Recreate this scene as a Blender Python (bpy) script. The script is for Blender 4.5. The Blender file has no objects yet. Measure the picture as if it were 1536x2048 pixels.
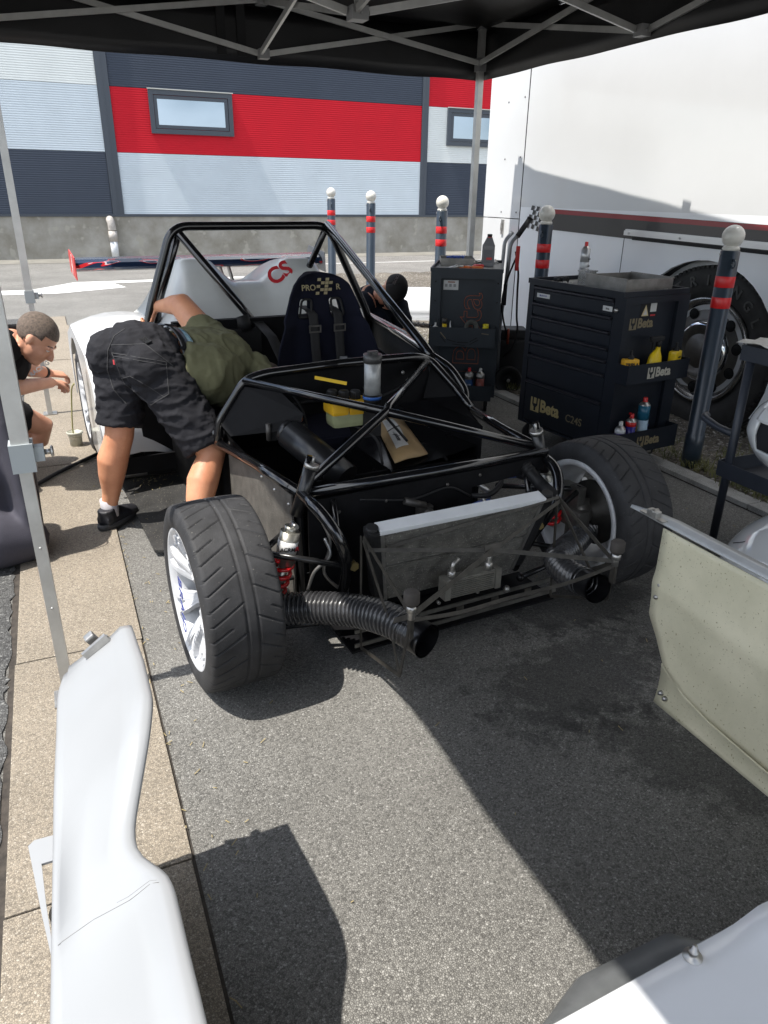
import bpy, bmesh, math, random
import numpy as np
from mathutils import Vector, Matrix, Euler
random.seed(7)
R = math.radians
SC = bpy.context.scene
COL = SC.collection
H = 1.5                       # eye height of the phone
YAW = math.atan2(.406, .914)  # the site grid (kerb, slabs, tent, car) against the view

# ------------------------------------------------------------------ camera
def make_camera():
    t, r = math.atan(639/1460), R(.82)
    fw = Vector((0, math.cos(t), -math.sin(t))); rt = Vector((1, 0, 0)); up = rt.cross(fw)
    c, s = math.cos(r), math.sin(r)
    rt2 = c*rt + s*up; up2 = -s*rt + c*up
    m = Matrix((rt2, up2, -fw)).transposed().to_4x4()
    m = Matrix.Rotation(-YAW, 4, 'Z') @ m
    m.translation = (0, 0, H)
    cd = bpy.data.cameras.new('camera'); cd.sensor_fit = 'VERTICAL'; cd.sensor_height = 36
    cd.lens = 36*1460/2048; cd.clip_start = .03; cd.clip_end = 600
    co = bpy.data.objects.new('camera', cd); COL.objects.link(co); co.matrix_world = m
    SC.camera = co
make_camera()

# ------------------------------------------------------------------ world and sun
SU = .445                      # shadow length to the right per metre of height
EL = math.atan(1/SU)
W = bpy.data.worlds.new('World'); SC.world = W; W.use_nodes = True
def make_world():
    nt = W.node_tree; N = nt.nodes; L = nt.links; N.clear()
    out = N.new('ShaderNodeOutputWorld'); bg = N.new('ShaderNodeBackground')
    sky = N.new('ShaderNodeTexSky'); sky.sky_type = 'NISHITA'; sky.sun_disc = False
    sky.sun_elevation = EL; sky.sun_rotation = R(270); sky.altitude = 200; sky.dust_density = 1.2
    tc = N.new('ShaderNodeTexCoord'); mp = N.new('ShaderNodeMapping'); mp.inputs['Scale'].default_value = (1, 1, 2.2)
    no = N.new('ShaderNodeTexNoise'); no.inputs['Scale'].default_value = 2.3; no.inputs['Detail'].default_value = 7
    cr = N.new('ShaderNodeValToRGB'); cr.color_ramp.elements[0].position = .43; cr.color_ramp.elements[1].position = .64
    mx = N.new('ShaderNodeMix'); mx.data_type = 'RGBA'; mx.inputs[7].default_value = (13, 13.4, 14, 1)
    L.new(tc.outputs['Generated'], mp.inputs[0]); L.new(mp.outputs[0], no.inputs['Vector']); L.new(no.outputs[0], cr.inputs[0])
    L.new(cr.outputs[0], mx.inputs[0]); L.new(sky.outputs[0], mx.inputs[6]); L.new(mx.outputs[2], bg.inputs[0])
    bg.inputs[1].default_value = .138
    L.new(bg.outputs[0], out.inputs[0])
make_world()
sd = bpy.data.lights.new('sun', 'SUN'); sd.energy = 5.3; sd.angle = R(.53); sd.color = (1, .955, .88)
so = bpy.data.objects.new('sun', sd); COL.objects.link(so); so.location = (-4, 0, 9)
so.rotation_euler = Vector((SU, .03, -1)).to_track_quat('-Z', 'Y').to_euler()
SC.view_settings.view_transform = 'Standard'; SC.view_settings.look = 'None'
SC.view_settings.exposure = .48; SC.view_settings.gamma = 1; SC.view_settings.use_curve_mapping = False
SC.cycles.max_bounces = 8

# ------------------------------------------------------------------ materials
MATS = {}
def mat(name, col, rough=.5, metal=0, bump=0, bscale=60, var=0, vscale=6, var_col=None, coat=0, spec=None, trans=0, speck=None, obj=False, aniso=None, detail=3):
    """Principled surface with real-world colour, a noise-driven change of tone and fine relief."""
    if name in MATS: return MATS[name]
    m = bpy.data.materials.new(name); m.use_nodes = True; nt = m.node_tree; N = nt.nodes; L = nt.links
    b = N['Principled BSDF']; b.inputs['Base Color'].default_value = (*col, 1)
    b.inputs['Roughness'].default_value = rough; b.inputs['Metallic'].default_value = metal
    if coat: b.inputs['Coat Weight'].default_value = coat; b.inputs['Coat Roughness'].default_value = .06
    if spec is not None: b.inputs['Specular IOR Level'].default_value = spec
    if trans: b.inputs['Transmission Weight'].default_value = trans
    tc = N.new('ShaderNodeTexCoord'); src = tc.outputs['Object']
    if aniso:
        mp = N.new('ShaderNodeMapping'); mp.inputs['Scale'].default_value = aniso; L.new(src, mp.inputs[0]); src = mp.outputs[0]
    if var or var_col:
        n = N.new('ShaderNodeTexNoise'); n.inputs['Scale'].default_value = vscale; n.inputs['Detail'].default_value = 6; n.inputs['Roughness'].default_value = .62
        L.new(src, n.inputs['Vector'])
        c2 = var_col or tuple(max(0, c*(1-var)) for c in col); c1 = tuple(min(1, c*(1+var*.6)) for c in col) if var else col
        r = N.new('ShaderNodeValToRGB'); r.color_ramp.elements[0].position = .32; r.color_ramp.elements[1].position = .68
        r.color_ramp.elements[0].color = (*c2, 1); r.color_ramp.elements[1].color = (*c1, 1)
        L.new(n.outputs[0], r.inputs[0]); cur = r.outputs[0]
        if speck:
            v = N.new('ShaderNodeTexNoise'); v.inputs['Scale'].default_value = speck[1]; v.inputs['Detail'].default_value = 2; L.new(src, v.inputs['Vector'])
            q = N.new('ShaderNodeValToRGB'); q.color_ramp.elements[0].position = speck[2]; q.color_ramp.elements[1].position = speck[2]+.06; L.new(v.outputs[0], q.inputs[0])
            x = N.new('ShaderNodeMix'); x.data_type = 'RGBA'; x.inputs[7].default_value = (*speck[0], 1); L.new(q.outputs[0], x.inputs[0]); L.new(cur, x.inputs[6]); cur = x.outputs[2]
        L.new(cur, b.inputs['Base Color'])
        mr = N.new('ShaderNodeMapRange'); mr.inputs[3].default_value = max(0, rough-.08); mr.inputs[4].default_value = min(1, rough+.1)
        L.new(n.outputs[0], mr.inputs[0]); L.new(mr.outputs[0], b.inputs['Roughness'])
    if bump:
        n2 = N.new('ShaderNodeTexNoise'); n2.inputs['Scale'].default_value = bscale; n2.inputs['Detail'].default_value = detail
        L.new(src, n2.inputs['Vector']); bp = N.new('ShaderNodeBump'); bp.inputs['Strength'].default_value = min(1, bump); bp.inputs['Distance'].default_value = .004*max(1, bump)
        L.new(n2.outputs[0], bp.inputs['Height']); L.new(bp.outputs[0], b.inputs['Normal'])
    MATS[name] = m; return m

def stone_mat(name, dark, mid, light, cell, bump, stains=None, big=.25):
    """Rolled aggregate: pebbles of several greys in a darker binder."""
    m = bpy.data.materials.new(name); m.use_nodes = True; nt = m.node_tree; N = nt.nodes; L = nt.links
    b = N['Principled BSDF']; b.inputs['Roughness'].default_value = .82; b.inputs['Specular IOR Level'].default_value = .35
    g = N.new('ShaderNodeNewGeometry'); pos = g.outputs['Position']
    wn = N.new('ShaderNodeTexNoise'); wn.inputs['Scale'].default_value = cell*.9; L.new(pos, wn.inputs['Vector'])
    ad = N.new('ShaderNodeVectorMath'); ad.operation = 'MULTIPLY_ADD'; ad.inputs[1].default_value = (.006, .006, .006); L.new(wn.outputs['Color'], ad.inputs[0]); L.new(pos, ad.inputs[2])
    v = N.new('ShaderNodeTexVoronoi'); v.inputs['Scale'].default_value = cell; L.new(ad.outputs[0], v.inputs['Vector'])
    e = N.new('ShaderNodeTexVoronoi'); e.feature = 'DISTANCE_TO_EDGE'; e.inputs['Scale'].default_value = cell; L.new(ad.outputs[0], e.inputs['Vector'])
    sp = N.new('ShaderNodeSeparateColor'); L.new(v.outputs['Color'], sp.inputs[0])
    r = N.new('ShaderNodeValToRGB'); E = r.color_ramp.elements
    E[0].position = 0; E[0].color = (*dark, 1); E[1].position = 1; E[1].color = (*light, 1)
    k = E.new(.45); k.color = (*mid, 1); k = E.new(.86); k.color = (*mid, 1)
    L.new(sp.outputs[0], r.inputs[0])
    v2 = N.new('ShaderNodeTexVoronoi'); v2.inputs['Scale'].default_value = cell*.38; L.new(ad.outputs[0], v2.inputs['Vector']); s2 = N.new('ShaderNodeSeparateColor'); L.new(v2.outputs['Color'], s2.inputs[0])
    g1 = N.new('ShaderNodeMath'); g1.operation = 'GREATER_THAN'; g1.inputs[1].default_value = .93; L.new(s2.outputs[0], g1.inputs[0])
    g2 = N.new('ShaderNodeMath'); g2.operation = 'LESS_THAN'; g2.inputs[1].default_value = .30; L.new(v2.outputs['Distance'], g2.inputs[0])
    g3 = N.new('ShaderNodeMath'); g3.operation = 'MULTIPLY'; L.new(g1.outputs[0], g3.inputs[0]); L.new(g2.outputs[0], g3.inputs[1])
    bigs = N.new('ShaderNodeMix'); bigs.data_type = 'RGBA'; bigs.inputs[7].default_value = (*light, 1); L.new(g3.outputs[0], bigs.inputs[0]); L.new(r.outputs[0], bigs.inputs[6])
    er = N.new('ShaderNodeMapRange'); er.inputs[1].default_value = .0; er.inputs[2].default_value = .22; er.inputs[3].default_value = .52; er.inputs[4].default_value = 1; L.new(e.outputs['Distance'], er.inputs[0])
    mu = N.new('ShaderNodeMix'); mu.data_type = 'RGBA'; mu.blend_type = 'MULTIPLY'; mu.inputs[0].default_value = 1; L.new(bigs.outputs[2], mu.inputs[6]); L.new(er.outputs[0], mu.inputs[7])
    ln = N.new('ShaderNodeTexNoise'); ln.inputs['Scale'].default_value = 1.3; ln.inputs['Detail'].default_value = 8; ln.inputs['Roughness'].default_value = .6; L.new(pos, ln.inputs['Vector'])
    lr = N.new('ShaderNodeMapRange'); lr.inputs[1].default_value = .25; lr.inputs[2].default_value = .75; lr.inputs[3].default_value = 1-big; lr.inputs[4].default_value = 1+big; L.new(ln.outputs[0], lr.inputs[0])
    m2 = N.new('ShaderNodeMix'); m2.data_type = 'RGBA'; m2.blend_type = 'MULTIPLY'; m2.inputs[0].default_value = 1; L.new(mu.outputs[2], m2.inputs[6]); L.new(lr.outputs[0], m2.inputs[7])
    cur = m2.outputs[2]
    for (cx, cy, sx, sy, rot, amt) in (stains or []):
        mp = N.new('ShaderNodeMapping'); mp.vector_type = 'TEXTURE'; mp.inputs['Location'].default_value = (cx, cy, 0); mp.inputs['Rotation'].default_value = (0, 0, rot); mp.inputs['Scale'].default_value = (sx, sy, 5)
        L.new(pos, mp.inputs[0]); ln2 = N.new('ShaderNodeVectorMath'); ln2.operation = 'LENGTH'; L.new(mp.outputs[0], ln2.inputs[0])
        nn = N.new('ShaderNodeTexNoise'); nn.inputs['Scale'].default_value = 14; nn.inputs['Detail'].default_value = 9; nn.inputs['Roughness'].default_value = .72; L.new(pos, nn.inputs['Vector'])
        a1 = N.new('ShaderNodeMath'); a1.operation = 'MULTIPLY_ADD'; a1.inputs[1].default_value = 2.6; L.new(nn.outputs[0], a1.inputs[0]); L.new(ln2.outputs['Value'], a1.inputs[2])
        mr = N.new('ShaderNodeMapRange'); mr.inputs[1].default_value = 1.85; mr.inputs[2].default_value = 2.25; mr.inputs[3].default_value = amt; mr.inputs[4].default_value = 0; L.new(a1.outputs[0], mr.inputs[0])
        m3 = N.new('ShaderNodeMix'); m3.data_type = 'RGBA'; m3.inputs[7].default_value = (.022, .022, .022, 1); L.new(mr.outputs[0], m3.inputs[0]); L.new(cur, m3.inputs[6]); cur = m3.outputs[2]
    L.new(cur, b.inputs['Base Color'])
    hn = N.new('ShaderNodeTexNoise'); hn.inputs['Scale'].default_value = cell*2.2; hn.inputs['Detail'].default_value = 4; L.new(pos, hn.inputs['Vector'])
    ha = N.new('ShaderNodeMath'); ha.operation = 'MULTIPLY_ADD'; ha.inputs[1].default_value = .7; L.new(hn.outputs[0], ha.inputs[0]); L.new(er.outputs[0], ha.inputs[2])
    hs = N.new('ShaderNodeMath'); hs.operation = 'MULTIPLY_ADD'; hs.inputs[1].default_value = .5; L.new(sp.outputs[1], hs.inputs[0]); L.new(ha.outputs[0], hs.inputs[2])
    bp = N.new('ShaderNodeBump'); bp.inputs['Strength'].default_value = bump; bp.inputs['Distance'].default_value = .0035; L.new(hs.outputs[0], bp.inputs['Height']); L.new(bp.outputs[0], b.inputs['Normal'])
    return m

# ------------------------------------------------------------------ mesh helpers
class MB:
    """Collects shapes and links them as ONE mesh object."""
    def __init__(s): s.v = []; s.f = []; s.m = []; s.sm = []
    def add(s, vs, fs, mi=0, smooth=False, M=None):
        o = len(s.v)
        s.v += [tuple(M @ Vector(v)) if M else tuple(v) for v in vs]
        s.f += [tuple(o+i for i in f) for f in fs]; s.m += [mi]*len(fs); s.sm += [smooth]*len(fs); return s
    def box(s, x0, x1, y0, y1, z0, z1, mi=0, M=None, bev=0):
        if bev:
            bm = bmesh.new(); bmesh.ops.create_cube(bm, size=1)
            for v in bm.verts: v.co = Vector(((x0+x1)/2+v.co.x*(x1-x0), (y0+y1)/2+v.co.y*(y1-y0), (z0+z1)/2+v.co.z*(z1-z0)))
            bmesh.ops.bevel(bm, geom=bm.edges[:], offset=bev, segments=2, profile=.7, affect='EDGES')
            s.bm(bm, mi, M, smooth=False); bm.free(); return s
        vs = [(x, y, z) for x in (x0, x1) for y in (y0, y1) for z in (z0, z1)]
        return s.add(vs, [(0,1,3,2),(4,6,7,5),(0,4,5,1),(2,3,7,6),(0,2,6,4),(1,5,7,3)], mi, False, M)
    def bm(s, bm, mi=0, M=None, smooth=True):
        bm.verts.index_update()
        return s.add([v.co[:] for v in bm.verts], [[v.index for v in f.verts] for f in bm.faces], mi, smooth, M)
    def tube(s, pts, r, n=12, mi=0, closed=False, caps=True, M=None, sx=1, up=None):
        P = [Vector(p) for p in pts]; k = len(P)
        rs = r if hasattr(r, '__len__') else [r]*k
        T = []
        for i in range(k):
            a = P[i-1] if (i > 0 or closed) else P[i]; b = P[(i+1) % k] if (i < k-1 or closed) else P[i]
            d = b-a; T.append(d.normalized() if d.length > 1e-9 else Vector((0,0,1)))
        u = Vector(up) if up else (Vector((0,0,1)) if abs(T[0].z) < .9 else Vector((1,0,0)))
        vs = []; x = None
        for i in range(k):
            base = u if (x is None or up) else x
            x = (base - T[i]*base.dot(T[i]))
            x = x.normalized() if x.length > 1e-6 else T[i].orthogonal().normalized()
            y = T[i].cross(x); ri = rs[i]
            rx, ry = ri if hasattr(ri, '__len__') else (ri, ri*sx)
            for j in range(n):
                a = 2*math.pi*j/n; vs.append(P[i]+x*(math.cos(a)*rx)+y*(math.sin(a)*ry))
        fs = []
        for i in range(k if closed else k-1):
            i2 = (i+1) % k
            for j in range(n): fs.append((i*n+j, i*n+(j+1) % n, i2*n+(j+1) % n, i2*n+j))
        s.add(vs, fs, mi, True, M)
        if caps and not closed:
            o = len(s.v)-len(vs)
            s.f += [tuple(o+j for j in range(n))[::-1], tuple(o+(k-1)*n+j for j in range(n))]; s.m += [mi, mi]; s.sm += [False, False]
        return s
    def bar(s, a, b, w, h, up=(0,0,1), mi=0, M=None):
        a, b = Vector(a), Vector(b); d = (b-a).normalized(); u = Vector(up); u = (u-d*u.dot(d)).normalized(); x = d.cross(u)
        vs = [p+x*sx*w/2+u*sz*h/2 for p in (a, b) for sx in (-1, 1) for sz in (-1, 1)]
        return s.add(vs, [(0,1,3,2),(4,6,7,5),(0,4,5,1),(2,3,7,6),(0,2,6,4),(1,5,7,3)], mi, False, M)
    def lathe(s, prof, n=32, axis='Z', c=(0,0,0), mi=0, smooth=True, M=None):
        vs = []
        for j in range(n):
            a = 2*math.pi*j/n; ca, sa = math.cos(a), math.sin(a)
            for r, h in prof:
                p = (r*ca, r*sa, h) if axis == 'Z' else ((h, r*ca, r*sa) if axis == 'X' else (r*ca, h, r*sa))
                vs.append((p[0]+c[0], p[1]+c[1], p[2]+c[2]))
        k = len(prof); fs = []
        for j in range(n):
            j2 = (j+1) % n
            for i in range(k-1): fs.append((j*k+i, j2*k+i, j2*k+i+1, j*k+i+1))
        return s.add(vs, fs, mi, smooth, M)
    def prism(s, poly, ax, d0, d1, mi=0, M=None):
        """polygon in the plane across axis ax (0,1,2), extruded from d0 to d1"""
        n = len(poly)
        def mk(p, d): return (d, p[0], p[1]) if ax == 0 else ((p[0], d, p[1]) if ax == 1 else (p[0], p[1], d))
        vs = [mk(p, d0) for p in poly]+[mk(p, d1) for p in poly]
        fs = [tuple(range(n))[::-1], tuple(range(n, 2*n))]+[(i, (i+1) % n, n+(i+1) % n, n+i) for i in range(n)]
        return s.add(vs, fs, mi, False, M)
    def ball(s, c, r, n=16, mi=0, M=None, sc=(1,1,1)):
        bm = bmesh.new(); bmesh.ops.create_uvsphere(bm, u_segments=n, v_segments=max(6, n*2//3), radius=1)
        for v in bm.verts: v.co = Vector((c[0]+v.co.x*r*sc[0], c[1]+v.co.y*r*sc[1], c[2]+v.co.z*r*sc[2]))
        s.bm(bm, mi, M); bm.free(); return s
    def grid(s, rows, mi=0, smooth=True, thick=0, M=None, wrap=False):
        """rows of points -> sheet; thick extrudes it along the vertex normals"""
        a = np.array(rows, float); n, m = a.shape[:2]
        du = np.gradient(a, axis=0); dv = np.gradient(a, axis=1); nn = np.cross(du, dv); nn /= (np.linalg.norm(nn, axis=2, keepdims=True)+1e-12)
        vs = a.reshape(-1, 3).tolist(); fs = []
        for i in range(n-1):
            for j in range(m-1): fs.append((i*m+j, i*m+j+1, (i+1)*m+j+1, (i+1)*m+j))
        if thick:
            o = n*m; vs += (a-nn*thick).reshape(-1, 3).tolist()
            fs += [tuple(o+q for q in f[::-1]) for f in fs]
            ring = [i*m for i in range(n)]+[(n-1)*m+j for j in range(1, m)]+[i*m+m-1 for i in range(n-2, -1, -1)]+[j for j in range(m-2, 0, -1)]
            for q in range(len(ring)): p, r_ = ring[q], ring[(q+1) % len(ring)]; fs.append((p, r_, o+r_, o+p))
        return s.add(vs, fs, mi, smooth, M)
    def build(s, name, mats, parent=None, loc=None, rot=None):
        me = bpy.data.meshes.new(name); me.from_pydata(s.v, [], s.f)
        mats = mats if isinstance(mats, (list, tuple)) else [mats]
        for m in mats: me.materials.append(m)
        me.polygons.foreach_set('material_index', s.m); me.polygons.foreach_set('use_smooth', s.sm); me.update()
        bm = bmesh.new(); bm.from_mesh(me); bmesh.ops.recalc_face_normals(bm, faces=bm.faces); bm.to_mesh(me); bm.free()
        o = bpy.data.objects.new(name, me); COL.objects.link(o)
        if parent: o.parent = parent
        if loc is not None: o.location = loc
        if rot is not None: o.rotation_euler = rot
        return o

def tag(o, label=None, cat=None, group=None, kind=None):
    if label: o['label'] = label
    if cat: o['category'] = cat
    if group: o['group'] = group
    if kind: o['kind'] = kind
    return o
def thing(name, label, cat, loc=(0,0,0), rz=0, group=None):
    o = bpy.data.objects.new(name, None); COL.objects.link(o); o.empty_display_size = .1
    o.location = loc; o.rotation_euler = (0, 0, rz); return tag(o, label, cat, group)
def evaluated(o):
    bpy.context.view_layer.update(); dg = bpy.context.evaluated_depsgraph_get()
    me = bpy.data.meshes.new_from_object(o.evaluated_get(dg)); return me
def remesh(mb, name, m, parent, vox=.008, it=6, dec=0):
    """fuse overlapping closed shapes into one continuous skin"""
    o = mb.build(name, m, None)
    md = o.modifiers.new('r', 'REMESH'); md.mode = 'VOXEL'; md.voxel_size = vox; md.use_smooth_shade = True
    sm = o.modifiers.new('s', 'SMOOTH'); sm.iterations = it; sm.factor = .5
    me = evaluated(o); me.name = name; o.modifiers.clear(); o.data = me
    for p in me.polygons: p.use_smooth = True
    if not me.materials: me.materials.append(m if not isinstance(m, (list, tuple)) else m[0])
    if parent: o.parent = parent
    return o
def text_mesh(txt, size, bold=.0, align='CENTER', depth=.001, spacing=1, outline=0):
    c = bpy.data.curves.new('t', 'FONT'); c.body = txt; c.size = size; c.align_x = align; c.align_y = 'CENTER'
    c.space_character = spacing
    if outline: c.fill_mode = 'NONE'; c.bevel_depth = outline
    else: c.offset = bold*size; c.extrude = depth/2
    c.resolution_u = 4
    o = bpy.data.objects.new('t', c); COL.objects.link(o); me = evaluated(o)
    bpy.data.objects.remove(o); bpy.data.curves.remove(c); return me
def text(name, txt, size, m, parent, M, bold=.0, align='CENTER', sx=1, spacing=1, outline=0, label=None):
    """flat lettering; M maps local (right, up, out) axes to the place"""
    me = text_mesh(txt, size, bold, align, .0015, spacing, outline); me.transform(M @ Matrix.Diagonal((sx, 1, 1, 1)))
    me.materials.clear(); me.materials.append(m); me.name = name
    o = bpy.data.objects.new(name, me); COL.objects.link(o)
    if parent: o.parent = parent
    if label: o['label'] = label
    return o
def frame(org, right, up):
    """matrix whose x is right, y is up, z faces out, at org"""
    r = Vector(right).normalized(); u = Vector(up); u = (u-r*u.dot(r)).normalized(); n = r.cross(u)
    m = Matrix((r, u, n)).transposed().to_4x4(); m.translation = Vector(org); return m
def rounded(pts, rad, seg=6):
    """polyline with its inner corners rounded"""
    P = [Vector(p) for p in pts]; out = [P[0]]
    for i in range(1, len(P)-1):
        rr = rad[i] if hasattr(rad, '__len__') else rad
        a, b, c = P[i-1], P[i], P[i+1]; d1 = (a-b); d2 = (c-b); rr = min(rr, d1.length*.49, d2.length*.49)
        s, e = b+d1.normalized()*rr, b+d2.normalized()*rr
        for k in range(seg+1):
            t = k/seg; out.append(s*(1-t)**2+b*2*t*(1-t)+e*t*t)
    out.append(P[-1]); return out
def spline(pts, seg=8):
    P = [Vector(p) for p in pts]; P = [P[0]*2-P[1]]+P+[P[-1]*2-P[-2]]; out = []
    for i in range(1, len(P)-2):
        for k in range(seg):
            t = k/seg; a, b, c, d = P[i-1:i+3]
            out.append(.5*((2*b)+(c-a)*t+(2*a-5*b+4*c-d)*t*t+(3*b-a-3*c+d)*t**3))
    out.append(P[-2]); return out
def copy_tree(o, parent=None):
    c = o.copy(); COL.objects.link(c); c.parent = parent
    for ch in list(o.children): copy_tree(ch, c)
    return c
CY, SY = math.cos(YAW), math.sin(YAW)
def view_to_site(x, y, z=0): return Vector((CY*x+SY*y, -SY*x+CY*y, z))   # from the truck's survey grid to the site grid

M_black_paint = mat('black_gloss_paint', (.006,.006,.007), .16, coat=.6, bump=.06, bscale=9)
M_alu = mat('brushed_aluminium', (.52,.52,.51), .36, metal=.85, bump=.05, bscale=90, var=.12, vscale=14)
M_tentalu = mat('tent_aluminium', (.55,.55,.53), .42, metal=.6, var=.14, vscale=9)
M_steel = mat('zinc_steel', (.45,.44,.42), .38, metal=.9, var=.25, vscale=30)
M_dsteel = mat('dull_dark_steel', (.09,.085,.08), .5, metal=.6, var=.35, vscale=25, bump=.1, bscale=80)
M_black = mat('matt_black_plastic', (.014,.014,.015), .55, spec=.3, bump=.1, bscale=120, var=.3, vscale=12)
M_rubber = mat('tyre_rubber', (.034,.034,.036), .66, bump=.22, bscale=260, var=.35, vscale=16, speck=((.13,.125,.115), 150, .70), spec=.3)
M_white = mat('white_gelcoat', (.68,.69,.70), .22, coat=.4, var=.05, vscale=3)
M_navy = mat('bollard_paint', (.022,.034,.05), .32, coat=.2, var=.2, vscale=8, bump=.05)
M_red = mat('red_reflective_band', (.62,.018,.02), .35)
# ================================================================== ground
A_main = stone_mat('worn_light_asphalt', (.14,.135,.126), (.27,.262,.243), (.42,.41,.385), 215, .85,
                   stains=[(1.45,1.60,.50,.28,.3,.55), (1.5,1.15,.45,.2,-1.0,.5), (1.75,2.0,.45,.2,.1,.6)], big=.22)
A_dark = stone_mat('coarse_dark_asphalt', (.06,.06,.06), (.12,.12,.118), (.27,.27,.26), 120, 1.0, big=.25)
A_slab = stone_mat('sandy_concrete', (.20,.172,.138), (.33,.283,.222), (.42,.375,.31), 210, .42, big=.18)
g = MB()
g.add([(-150,-60,0),(150,-60,0),(150,240,0),(-150,240,0)], [(0,1,2,3)])
tag(g.build('ground', A_main), kind='structure')
# coarser old road surface left of the kerb strip, with a broken edge
rnd = random.Random(3); P = []
y = -3.0
while y < 10.3: P.append((-.325+rnd.uniform(-.012,.010), y)); y += rnd.uniform(.02,.05)
g = MB(); n = len(P)
g.add([(x, y, .006) for x, y in P]+[(-60, y, .006) for x, y in P], [(i, i+1, n+i+1, n+i) for i in range(n-1)])
g.add([(x, y, .006) for x, y in P]+[(x+.002, y, .0005) for x, y in P], [(i, i+1, n+i+1, n+i) for i in range(n-1)])
tag(g.build('side_road', A_dark), kind='structure')
dark_joint = mat('joint_dirt', (.05,.042,.035), .95, bump=.6, bscale=90, var=.5, vscale=30)
g = MB(); g.box(-.325, .114, -3, 10.32, -.05, .003)
strip = tag(g.build('kerb_strip', dark_joint), kind='structure')
for k in range(-4, 9):
    v0 = 1.36+1.03*k
    g = MB(); g.box(-.305, .108, v0+.002, min(v0+1.028, 10.3), -.04, .011+.002*math.sin(k*2.3), bev=.003)
    s_ = g.build('slab', A_slab, strip); s_.rotation_euler = (0, 0, .002*math.sin(k*5.1))
# transverse joint line in the asphalt, thin tar strip
# right-hand kerb and verge
kerb = mat('kerb_concrete', (.30,.295,.28), .85, bump=.5, bscale=90, var=.3, vscale=8, speck=((.5,.5,.48), 160, .62))
g = MB(); g.box(3.165, 3.285, -3, 11.5, -.05, .004)
kb = tag(g.build('verge_kerb', dark_joint), kind='structure')
for k in range(-3, 12):
    v0 = .45+1.0*k
    g = MB(); g.box(3.17, 3.28, v0+.004, v0+.996, -.04, .030+rnd.uniform(-.003,.004), bev=.006); g.build('kerbstone', kerb, kb)
gravel = stone_mat('verge_gravel', (.07,.06,.048), (.17,.15,.12), (.42,.40,.36), 60, 1.0, big=.35)
rows = [[(3.285+(9-3.285)*i/40, -3+16*j/110, .012+.02*max(0, min(1, i/3))*max(0,1-i/14) + .018*math.sin(i*1.7+j*.9)*math.sin(j*.53+i*.31)*(1 if i else 0)+.012*max(0, (-3+16*j/110)-3)) for j in range(111)] for i in range(41)]
g = MB(); g.grid(rows); tag(g.build('gravel_verge', gravel), kind='structure')
def verge_z(v): return .03+.012*max(0, v-3)
# loose stones and grass on the verge
stonem = mat('loose_stone', (.30,.28,.25), .9, var=.5, vscale=14)
g = MB(); rs = random.Random(11)
for _ in range(2600):
    v = rs.uniform(-.5, 8.5); u = 3.3+abs(rs.gauss(0, .5)); r_ = rs.uniform(.006, .017)
    if u > 5.5: continue
    vs = [Vector((rs.gauss(0,1), rs.gauss(0,1), rs.gauss(0,1))).normalized()*r_*rs.uniform(.7,1.1) for _ in range(8)]
    bm = bmesh.new()
    for q in vs: bm.verts.new((u+q.x, v+q.y, verge_z(v)+.004+q.z*.6))
    bmesh.ops.convex_hull(bm, input=bm.verts[:]); g.bm(bm, smooth=False); bm.free()
tag(g.build('loose_stones', stonem), kind='stuff')
grassm = mat('dry_grass', (.13,.125,.045), .8, var=.55, vscale=3.5, var_col=(.055,.075,.022))
g = MB()
for _ in range(420):
    v = rs.choice([rs.uniform(1.4,3.0), rs.uniform(4.4,5.6), rs.uniform(2.0,8.5), rs.uniform(1.2,3.2)]); u = 3.30+abs(rs.gauss(.05,.16)) if rs.random() < .8 else rs.uniform(3.4,5)
    for b in range(rs.randint(9, 18)):
        a = rs.uniform(0, 6.28); l = rs.uniform(.02,.07); px, py = u+rs.gauss(0,.03), v+rs.gauss(0,.03); z0 = verge_z(v)-.004
        dx, dy = math.cos(a)*l*.7, math.sin(a)*l*.7; wx, wy = -math.sin(a)*.0022, math.cos(a)*.0022
        g.add([(px-wx,py-wy,z0),(px+wx,py+wy,z0),(px+dx*.5+wx,py+dy*.5+wy,z0+l*.7),(px+dx*.5-wx,py+dy*.5-wy,z0+l*.7),(px+dx,py+dy,z0+l*.8)], [(0,1,2,3),(3,2,4)])
tag(g.build('grass_tufts', grassm), kind='stuff')
strawm = mat('dry_straw', (.36,.29,.15), .85, var=.4, vscale=40)
g = MB(); rs = random.Random(5)
for _ in range(340):
    q = rs.random()
    if q < .4: u, v = rs.gauss(.30,.13), rs.gauss(4.0,.13)
    elif q < .6: u, v = rs.gauss(.22,.04), rs.uniform(1.2,5)
    elif q < .75: u, v = .108+rs.gauss(.012,.008), rs.uniform(.6,6)
    else: u, v = rs.uniform(.2,3.0), rs.uniform(.5,4.5)
    a = rs.uniform(0,3.14); l = rs.uniform(.003,.011); z = .012 if -.3 < u < .11 else (.036 if (v > 2.95 and .25 < u < .7) else .003)
    g.bar((u-l*math.cos(a), v-l*math.sin(a), z+.001), (u+l*math.cos(a), v+l*math.sin(a), z+.003), .0022, .0012)
tag(g.build('straw_litter', strawm), kind='stuff')
yel = mat('dandelion', (.75,.55,.02), .7)
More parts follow.
